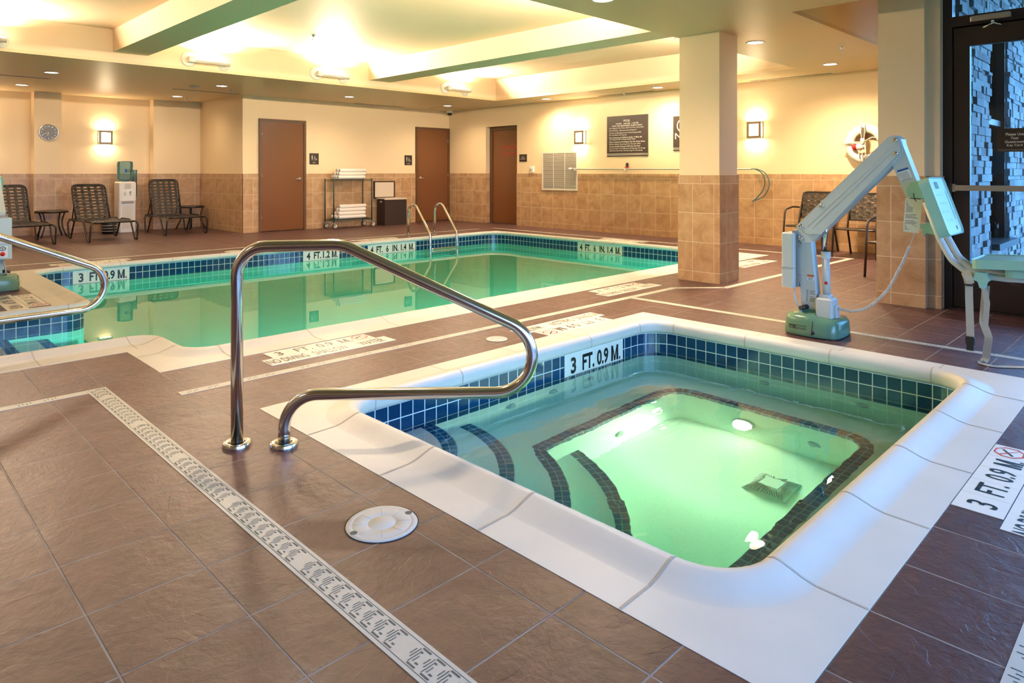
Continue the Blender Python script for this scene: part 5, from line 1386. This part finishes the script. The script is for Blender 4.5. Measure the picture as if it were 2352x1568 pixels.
# ------------------------------------------------------------------ pool lift
def make_lift():
    th = thing('pool_lift', 'pale grey pool lift with green base and seat beside the hot tub', 'pool lift', (4.93, 1.905, 0), 0, 'pool lifts with seats')
    X = 4.93
    # base cover: D-shaped footprint, bulging to -x
    pts = []
    for k in range(25):
        t = -PI / 2 + PI * k / 24; pts.append((X - .02 - .155 * math.cos(t) ** .7 if math.cos(t) > 0 else X - .02, 1.905 - .18 * math.sin(t)))
    foot = [(4.79, 2.075), (4.765, 2.02), (4.752, 1.95), (4.752, 1.86), (4.765, 1.79), (4.79, 1.738), (4.85, 1.722), (5.02, 1.722), (5.09, 1.75), (5.11, 1.82), (5.11, 1.99), (5.09, 2.06), (5.02, 2.09), (4.85, 2.09)]
    f2 = [Vector((a, b_, 0)) for a, b_ in foot]; sm_ = []
    n = len(f2)
    for i in range(n):
        a, b_, c = f2[i - 1], f2[i], f2[(i + 1) % n]; sm_ += [(a + b_ * 3) / 4, (b_ * 3 + c) / 4]
    outl = [(p.x, p.y) for p in sm_]
    mb = MB(); c0 = (4.93, 1.905); m = len(outl); rg = []
    for sc, z in ((1.02, .008), (1.03, .02), (.995, .10), (.97, .125), (.90, .143), (.6, .150), (.01, .152)):
        i0 = len(mb.v)
        for x, y in outl: mb.v.append((c0[0] + (x - c0[0]) * sc, c0[1] + (y - c0[1]) * sc, z - (.02 if (y < 1.85 and z > .11) else 0)))
        rg.append(i0)
    for a, b_ in zip(rg, rg[1:]):
        for k in range(m):
            k2 = (k + 1) % m; mb.f.append((a + k, b_ + k, b_ + k2, a + k2)[::1]); mb.sm.append(True); mb.uv.append([(0, 0)] * 4)
    base = mb.build('base_cover', M['liftgreen'], th, True)
    mb = MB(); mb.prism([(c0[0] + (x - c0[0]) * .97, c0[1] + (y - c0[1]) * .97) for x, y in outl], 0, .012); mb.build('base_plate', M['black'], base, True)
    mb = MB(); mb.rbox((4.885, 1.885, .14), (4.985, 2.01, .17), .012); mb.build('mast_collar', M['liftgreen'], base, True)
    mb = MB(); mb.tube([(4.746, 1.876, .02), (4.746, 1.868, .118)], (.0025, .0025), 6); mb.build('seam', M['dark'], base, True)
    mb = MB(); mb.lathe([(0, .006), (.010, .005), (.013, 0)], 14, (4.748, 1.868, .038), '-x'); mb.build('cap_screw', M['black'], base, True)
    # brand mark on the base front
    mb = MB(); mb.face([(4.7535, 2.035, .050), (4.7465, 1.990, .050), (4.7465, 1.990, .078), (4.7535, 2.035, .078)]); mb.face([(4.7465, 1.99, .074), (4.742, 1.91, .074), (4.742, 1.91, .078), (4.7465, 1.99, .078)]); mb.build('brand_block', M['text'], base, True)
    text('brand_lettering', 'SR', (4.746, 2.012, .063), (-.16, -1, 0), (0, 0, 1), .036, .018, M['liftgreen'], base, t=.004)
    text('brand_lettering', 'Smith', (4.741, 1.948, .060), (-.05, -1, 0), (0, 0, 1), .076, .020, M['text'], base, t=.003)
    # mast
    mb = MB(); mb.prism([(2.0, .105), (1.885, .105), (1.945, .70), (2.038, .72)], X - .035, X + .045, axis='x'); mast = mb.build('mast', M['liftgrey'], th, True)
    mb = MB(); mb.tube([(4.895, 1.965, .185), (4.83, 1.985, .180)], .016, 12); mb.build('locking_knob', M['black'], mast, True)
    def decal(name, poly, mat, x, par, t=.0012):
        mb = MB(); mb.face([(x - t, y, z) for y, z in poly]); return mb.build(name, mat, par, True)
    decal('warning_label', [(1.965, .400), (1.917, .398), (1.916, .412), (1.964, .414)], M['orange'], X - .035, mast)
    d_ = decal('warning_label', [(1.964, .375), (1.917, .373), (1.917, .398), (1.965, .400)], M['signwhite'], X - .035, mast)
    mb = MB()
    for k in range(3): mb.box((X - .0368, 1.925, .377 + k * .007), (X - .0365, 1.957, .380 + k * .007))
    mb.build('fine_print', M['blueink'], mast, True)
    mb = MB()
    for k in range(8):
        y0 = 1.972 - k * .0006; mb.box((X - .0366, y0 - .012, .225 + k * .0105), (X - .0362, y0, .229 + k * .0105))
        if k != 4: mb.box((X - .0366, y0 - .052 - (k % 3) * .006, .225 + k * .0105), (X - .0362, y0 - .024, .2285 + k * .0105))
    mb.build('spec_label', M['ink'], mast, True)
    # arm
    P = [(2.030, .695), (2.036, .755), (1.435, 1.367), (1.395, 1.377), (1.362, 1.352), (1.352, 1.27), (1.43, 1.165), (1.925, .648), (1.985, .632), (2.018, .652)]
    mb = MB(); mb.prism(P, X - .052, X + .062, axis='x'); arm = mb.build('boom_arm', M['liftgrey'], th, True)
    P2 = [(2.010, .742), (2.012, .768), (1.435, 1.362), (1.395, 1.371), (1.368, 1.345), (1.362, 1.270), (1.86, .705), (1.955, .700)]
    mb = MB(); mb.prism(P2, X - .060, X - .051, axis='x'); mb.build('arm_cover', M['liftgrey'], arm, True)
    mb = MB()
    for t in (.35, .62):
        a = Vector((2.012 - t * .12, .768 - t * .055)); b_ = Vector((1.40 - t * .03, 1.365 - t * .10))
        mb.tube([(X - .0605, a.x - .02, a.y + .02 * t), (X - .0605, b_.x, b_.y)], .0012, 5)
    mb.build('groove_line', M['grille'], arm, True)
    for y, z in ((2.000, .757), (2.001, .668), (1.856, .903), (1.394, 1.345), (1.390, 1.257)):
        mb = MB(); mb.lathe([(.015, 0), (.015, .004), (.008, .007), (0, .004)], 16, (X - .06, y, z), '-x'); mb.build('bolt', M['chrome'], arm, True)
    # drop arm
    mb = MB(); mb.prism([(1.36, 1.345), (1.352, 1.31), (1.265, 1.06), (1.235, .97), (1.33, .965), (1.42, 1.20), (1.415, 1.33)], X - .04, X + .05, axis='x'); da = mb.build('drop_arm', M['liftgrey'], th, True)
    decal('notice_label', [(1.386, 1.148), (1.322, 1.170), (1.297, 1.105), (1.362, 1.083)], M['signwhite'], X - .04, da)
    decal('notice_label', [(1.386, 1.148), (1.322, 1.170), (1.318, 1.158), (1.382, 1.136)], M['blueink'], X - .04, da, .0020)
    mb = MB()
    for k in range(6): o_ = Vector((1.376, 1.124)) + Vector((-.0045, -.0085)) * k; mb.face([(X - .042, o_.x, o_.y), (X - .042, o_.x - .052, o_.y + .018), (X - .042, o_.x - .051, o_.y + .021), (X - .042, o_.x + .001, o_.y + .003)])
    mb.build('fine_print', M['ink'], da, True)
    # actuator
    mb = MB(); mb.tube([(X, 1.858, .57), (X, 1.846, .86)], .015, 14); act = mb.build('actuator_rod', M['chrome'], th, True)
    mb = MB(); mb.tube([(X, 1.842, .270), (X, 1.852, .56)], .026, 16); mb.lathe([(.032, 0), (.032, .045), (.026, .048)], 18, (X, 1.850, .535)); mb.build('actuator_tube', M['pvc'], th, True)
    mb = MB(); mb.lathe([(.008, 0), (.012, .001), (.012, .0), (0, 0)], 16, (X - .027, 1.838, .365), '-x'); mb.build('round_mark', M['red'], th, True)
    mb = MB(); mb.rbox((4.865, 1.785, .10), (4.985, 1.90, .262), .018, 4); mb.rbox((4.885, 1.81, .262), (4.97, 1.885, .285), .015); mo = mb.build('motor_housing', M['pvc'], th, True)
    mb = MB(); mb.rbox((4.90, 1.765, .13), (4.955, 1.79, .215), .008); mb.build('motor_clip', M['pvc'], mo, True)
    # battery box
    mb = MB(); mb.rbox((4.835, 2.035, .315), (4.985, 2.125, .705), .012, 3); bx = mb.build('control_box', M['liftgrey'], th, True)
    mb = MB(); mb.box((4.833, 2.033, .454), (4.986, 2.127, .457)); mb.box((4.87, 2.02, .32), (4.96, 2.036, .70)); mb.build('box_joint', M['grey'], bx, True)
    mb = MB(); mb.rbox((4.86, 2.025, .70), (4.93, 2.06, .725), .006); mb.box((4.87, 2.01, .60), (4.89, 2.036, .64)); mb.box((4.87, 2.01, .36), (4.89, 2.036, .41)); mb.build('latch', M['grey'], bx, True)
    mb = MB(); mb.lathe([(0, .022), (.018, .018), (.020, 0)], 16, (4.91, 2.125, .365), 'y'); mb.build('stop_button', M['red'], bx, True)
    mb = MB(); mb.box((4.87, 2.1265, .33), (4.95, 2.127, .44)); mb.build('keypad', M['white'], bx, True)
    mb = MB(); mb.tube([(4.91 + .024 * math.cos(a * PI / 8), 2.128, .415 + .018 * math.sin(a * PI / 8)) for a in range(16)], .003, 5, closed=True); mb.tube([(4.89, 2.128, .415), (4.93, 2.128, .415)], .002, 5); mb.tube([(4.91, 2.128, .40), (4.91, 2.128, .43)], .002, 5); mb.build('symbol', M['text'], bx, True)
    mb = MB()
    for k, (y1, x1) in enumerate(((1.995, 4.86), (1.99, 4.87), (2.0, 4.88))): mb.tube(fillet([(4.90, 2.06, .318), (4.895 - k * .004, 2.055, .26), (4.87, 2.02 + k * .006, .20), (x1, y1, .145)], .08, 5), .0045, 6)
    mb.tube(fillet([(4.90, 2.04, .38), (4.90, 2.01, .33), (4.90, 1.965, .272)], .05, 5), .003, 6); mb.build('cable', M['pvc'], th, True)
    # coil cord from motor to seat
    ctrl = [Vector((4.93, 1.765, .195)), Vector((4.93, 1.70, .180)), Vector((4.93, 1.58, .215)), Vector((4.93, 1.45, .36)), Vector((4.93, 1.36, .56)), Vector((4.93, 1.325, .66))]
    pth = fillet([tuple(p) for p in ctrl], .3, 8); cm = []; acc = 0
    for i in range(len(pth) - 1):
        a, b_ = pth[i], pth[i + 1]; L = (b_ - a).length; ns = max(1, int(L / .0012)); d = (b_ - a).normalized() if L > 1e-9 else Vector((0, 0, 1)); u = d.cross(Vector((1, 0, 0))).normalized()
        for k in range(ns):
            ph = (acc + L * k / ns) / .0085 * 2 * PI; cm.append(a + d * (L * k / ns) + (u * math.cos(ph) + Vector((1, 0, 0)) * math.sin(ph)) * .0075)
        acc += L
    mb = MB(); mb.tube(cm, .0028, 5); mb.tube([ctrl[-1], (4.92, 1.30, .72), (4.90, 1.28, .80)], .0028, 6); mb.build('coil_cord', M['pvc'], th, True)
    # seat back
    def plank(mb, a, b_, thick, xa, xb, r=.03):
        """rounded plate whose long axis a->b lies in the y,z plane, spanning xa..xb"""
        a, b_ = Vector(a), Vector(b_); d = (b_ - a).normalized(); nn = Vector((-d.y, d.x)); L = (b_ - a).length
        out = []
        for cx, cl, a0 in ((xb - r, L - r, 0), (xa + r, L - r, 90), (xa + r, r, 180), (xb - r, r, 270)):
            for k in range(5): t = math.radians(a0 + 22.5 * k); out.append((cx + r * math.cos(t), cl + r * math.sin(t)))
        i0 = len(mb.v); m = len(out); rings = []
        for off, ins in ((0, .008), (.008, 0), (thick - .008, 0), (thick, .008)):
            rings.append(len(mb.v))
            for x, l_ in out:
                cx, cl = (xa + xb) / 2, L / 2; x2 = x - (ins if x > cx else -ins); l2_ = l_ - (ins if l_ > cl else -ins)
                p = a + d * l2_ + nn * off; mb.v.append((x2, p.x, p.y))
        for r0, r1 in zip(rings, rings[1:]):
            for k in range(m): mb.f.append((r0 + k, r0 + (k + 1) % m, r1 + (k + 1) % m, r1 + k)); mb.sm.append(False); mb.uv.append([(0, 0)] * 4)
        mb.f.append(tuple(rings[0] + k for k in reversed(range(m)))); mb.sm.append(False); mb.uv.append([(0, 0)] * m); mb.f.append(tuple(rings[-1] + k for k in range(m))); mb.sm.append(False); mb.uv.append([(0, 0)] * m)
    mb = MB(); plank(mb, (1.235, 1.09), (1.115, .735), -.045, 4.775, 5.155, .045); sb = mb.build('seat_back', M['seatgreen'], th, True)
    mb = MB()
    def onback(s_, x0, x1, l_, h_, e=.0008):
        a = Vector((1.235, 1.09)); d = (Vector((1.115, .735)) - a).normalized(); nn = Vector((d.y, -d.x)) * -1
        nn = Vector((-d.y, d.x)) * -1 if False else Vector((-d.y, d.x))
        p = a + d * s_; q = a + d * (s_ + h_); fr_ = nn * (-.0455 if False else .0)
        return p, q
    d = (Vector((1.115, .735)) - Vector((1.235, 1.09))).normalized(); nn = Vector((-d.y, d.x)) * -.0462
    def patch(mb, x0, x1, s0, s1, off=nn):
        a = Vector((1.235, 1.09)) + d * s0 + off; b_ = Vector((1.235, 1.09)) + d * s1 + off
        mb.face([(x0, a.x, a.y), (x1, a.x, a.y), (x1, b_.x, b_.y), (x0, b_.x, b_.y)])
    patch(mb, 4.90, 4.975, .03, .075); patch(mb, 5.03, 5.06, .32, .345); patch(mb, 5.085, 5.092, .09, .28)
    for i in range(4):
        for j in range(3): patch(mb, 4.86 + j * .055 + (i % 2) * .02, 4.866 + j * .055 + (i % 2) * .02, .11 + i * .055, .12 + i * .055)
    mb.build('handle_hole', M['sh'], sb, True)
    mb = MB(); mb.prism([(1.30, 1.07), (1.235, 1.09), (1.20, .985), (1.265, .965), (1.315, .985), (1.325, 1.03)], 4.86, 5.02, axis='x'); mb.build('bracket', M['seatgreen'], sb, True); mb = MB(); mb.prism([(1.255, .80), (1.20, .825), (1.13, .775), (1.15, .745), (1.21, .755), (1.225, .735), (1.235, .775)], 4.86, 4.90, axis='x'); mb.build('bracket', M['seatgreen'], sb, True)
    for x in (4.86, 5.04):
        mb = MB(); mb.tube(fillet([(x, 1.215, .95), (x, 1.135, .72), (x, 1.075, .60), (x, .985, .525), (x, .80, .515), (x, .40, .53)], .12, 8), .020, 14); mb.build('seat_tube', M['pvc'], th, True)
    mb = MB(); plank(mb, (.958, .575), (.50, .60), -.038, 4.77, 5.16, .04); plank(mb, (.80, .535), (.52, .55), -.03, 4.79, 5.14, .04); st = mb.build('seat', M['seatgreen'], th, True)
    mb = MB(); mb.prism([(.955, .50), (.94, .545), (.89, .545), (.87, .50), (.885, .49), (.90, .45), (.92, .455), (.93, .49)], 4.80, 4.86, axis='x'); mb.build('clip', M['seatgreen'], st, True)
    # straps
    def ribbon(name, pts, w_, mat, par, dirx=(0, 1, 0)):
        mb = MB(); pts = [Vector(p) for p in fillet(pts, .05, 4)]; prev = None
        for i, p in enumerate(pts):
            t = (pts[min(i + 1, len(pts) - 1)] - pts[max(i - 1, 0)]).normalized(); s_ = Vector(dirx) if not callable(dirx) else Vector(dirx(i / (len(pts) - 1)))
            s_ = (s_ - t * s_.dot(t)).normalized(); nrm = t.cross(s_) * .0012
            cur = (p - s_ * w_ / 2, p + s_ * w_ / 2, nrm)
            if prev:
                for sg_ in (1, -1):
                    q = [prev[0] + prev[2] * sg_, prev[1] + prev[2] * sg_, cur[1] + cur[2] * sg_, cur[0] + cur[2] * sg_]; mb.face(q, smooth=False)
                mb.face([prev[0] - prev[2], prev[0] + prev[2], cur[0] + cur[2], cur[0] - cur[2]]); mb.face([prev[1] - prev[2], prev[1] + prev[2], cur[1] + cur[2], cur[1] - cur[2]])
            prev = cur
        return mb.build(name, mat, par, True)
    s1 = ribbon('seat_strap', [(4.86, 1.005, .53), (4.82, .985, .50), (4.80, .972, .455), (4.80, .972, .40), (4.80, .965, .16)], .040, M['web'], st)
    ribbon('strap_loop', [(4.83, .995, .545), (4.80, .975, .51), (4.80, .965, .475)], .042, M['web'], st)
    mb = MB(); mb.rbox((4.785, .942, .115), (4.812, .990, .160), .006); mb.box((4.792, .948, .078), (4.806, .984, .118)); mb.build('buckle', M['black'], s1, True)
    mb = MB(); mb.box((4.79, .95, .462), (4.81, .995, .470)); mb.build('strap_slide', M['black'], s1, True)
    ribbon('seat_strap', [(4.90, .915, .49), (4.88, .912, .44), (4.87, .895, .36), (4.87, .905, .22)], .030, M['web'], st)
    ribbon('seat_strap', [(4.89, .905, .46), (4.87, .915, .24), (4.86, .885, .16), (4.88, .905, .012), (4.84, .93, .004), (4.80, .86, .004), (4.90, .74, .003), (5.0, .62, .003)], .040, M['web'], st, lambda s_: (.0, 1, 0) if s_ < .45 else (1, .2, .0))
    # paper tag
    mb = MB(); pl = [(4.845, 1.325, .972), (4.840, 1.328, .90), (4.842, 1.335, .82), (4.862, 1.342, .757)]; pr_ = [(4.862, 1.232, .968), (4.845, 1.234, .90), (4.842, 1.240, .82), (4.852, 1.250, .752)]
    for k in range(3): mb.face([pl[k], pl[k + 1], pr_[k + 1], pr_[k]], smooth=True); mb.face([tuple(Vector(q) + Vector((.001, 0, 0))) for q in (pl[k], pr_[k], pr_[k + 1], pl[k + 1])], smooth=True)
    tg = mb.build('paper_tag', M['paper'], th, True)
    mb = MB()
    def onpl(u, v):
        i = min(2, int(v * 3)); f_ = v * 3 - i; a = Vector(pl[i]).lerp(Vector(pl[i + 1]), f_); b_ = Vector(pr_[i]).lerp(Vector(pr_[i + 1]), f_); return a.lerp(b_, u) - Vector((.0012, 0, 0))
    for k in range(22):
        v = .06 + k * .04
        if k in (9, 13): continue
        u1 = .48 if k < 9 else .82 - (k % 3) * .09
        mb.face([onpl(.08, v), onpl(.08, v + .014), onpl(u1, v + .014), onpl(u1, v)])
    for a in range(4): c_ = (.68 + .1 * math.cos(a * PI / 2), .15 + .06 * math.sin(a * PI / 2)); mb.face([onpl(c_[0] - .03, c_[1] - .008), onpl(c_[0] - .03, c_[1] + .008), onpl(c_[0] + .03, c_[1] + .008), onpl(c_[0] + .03, c_[1] - .008)])
    mb.build('fine_print', M['ink'], tg, True)
    mb = MB(); mb.tube([(4.83, 1.275, 1.005), (4.825, 1.270, .975), (4.835, 1.262, .955)], .003, 6); mb.tube([(4.835, 1.295, .972), (4.825, 1.27, .972), (4.835, 1.235, .970)], .003, 6); mb.build('zip_tie', M['black'], tg, True)
    return th
lift = make_lift()
dup(lift, (1.10, 8.17, 0), PI, 'pool lift with olive green base at the left edge, beside the main pool')
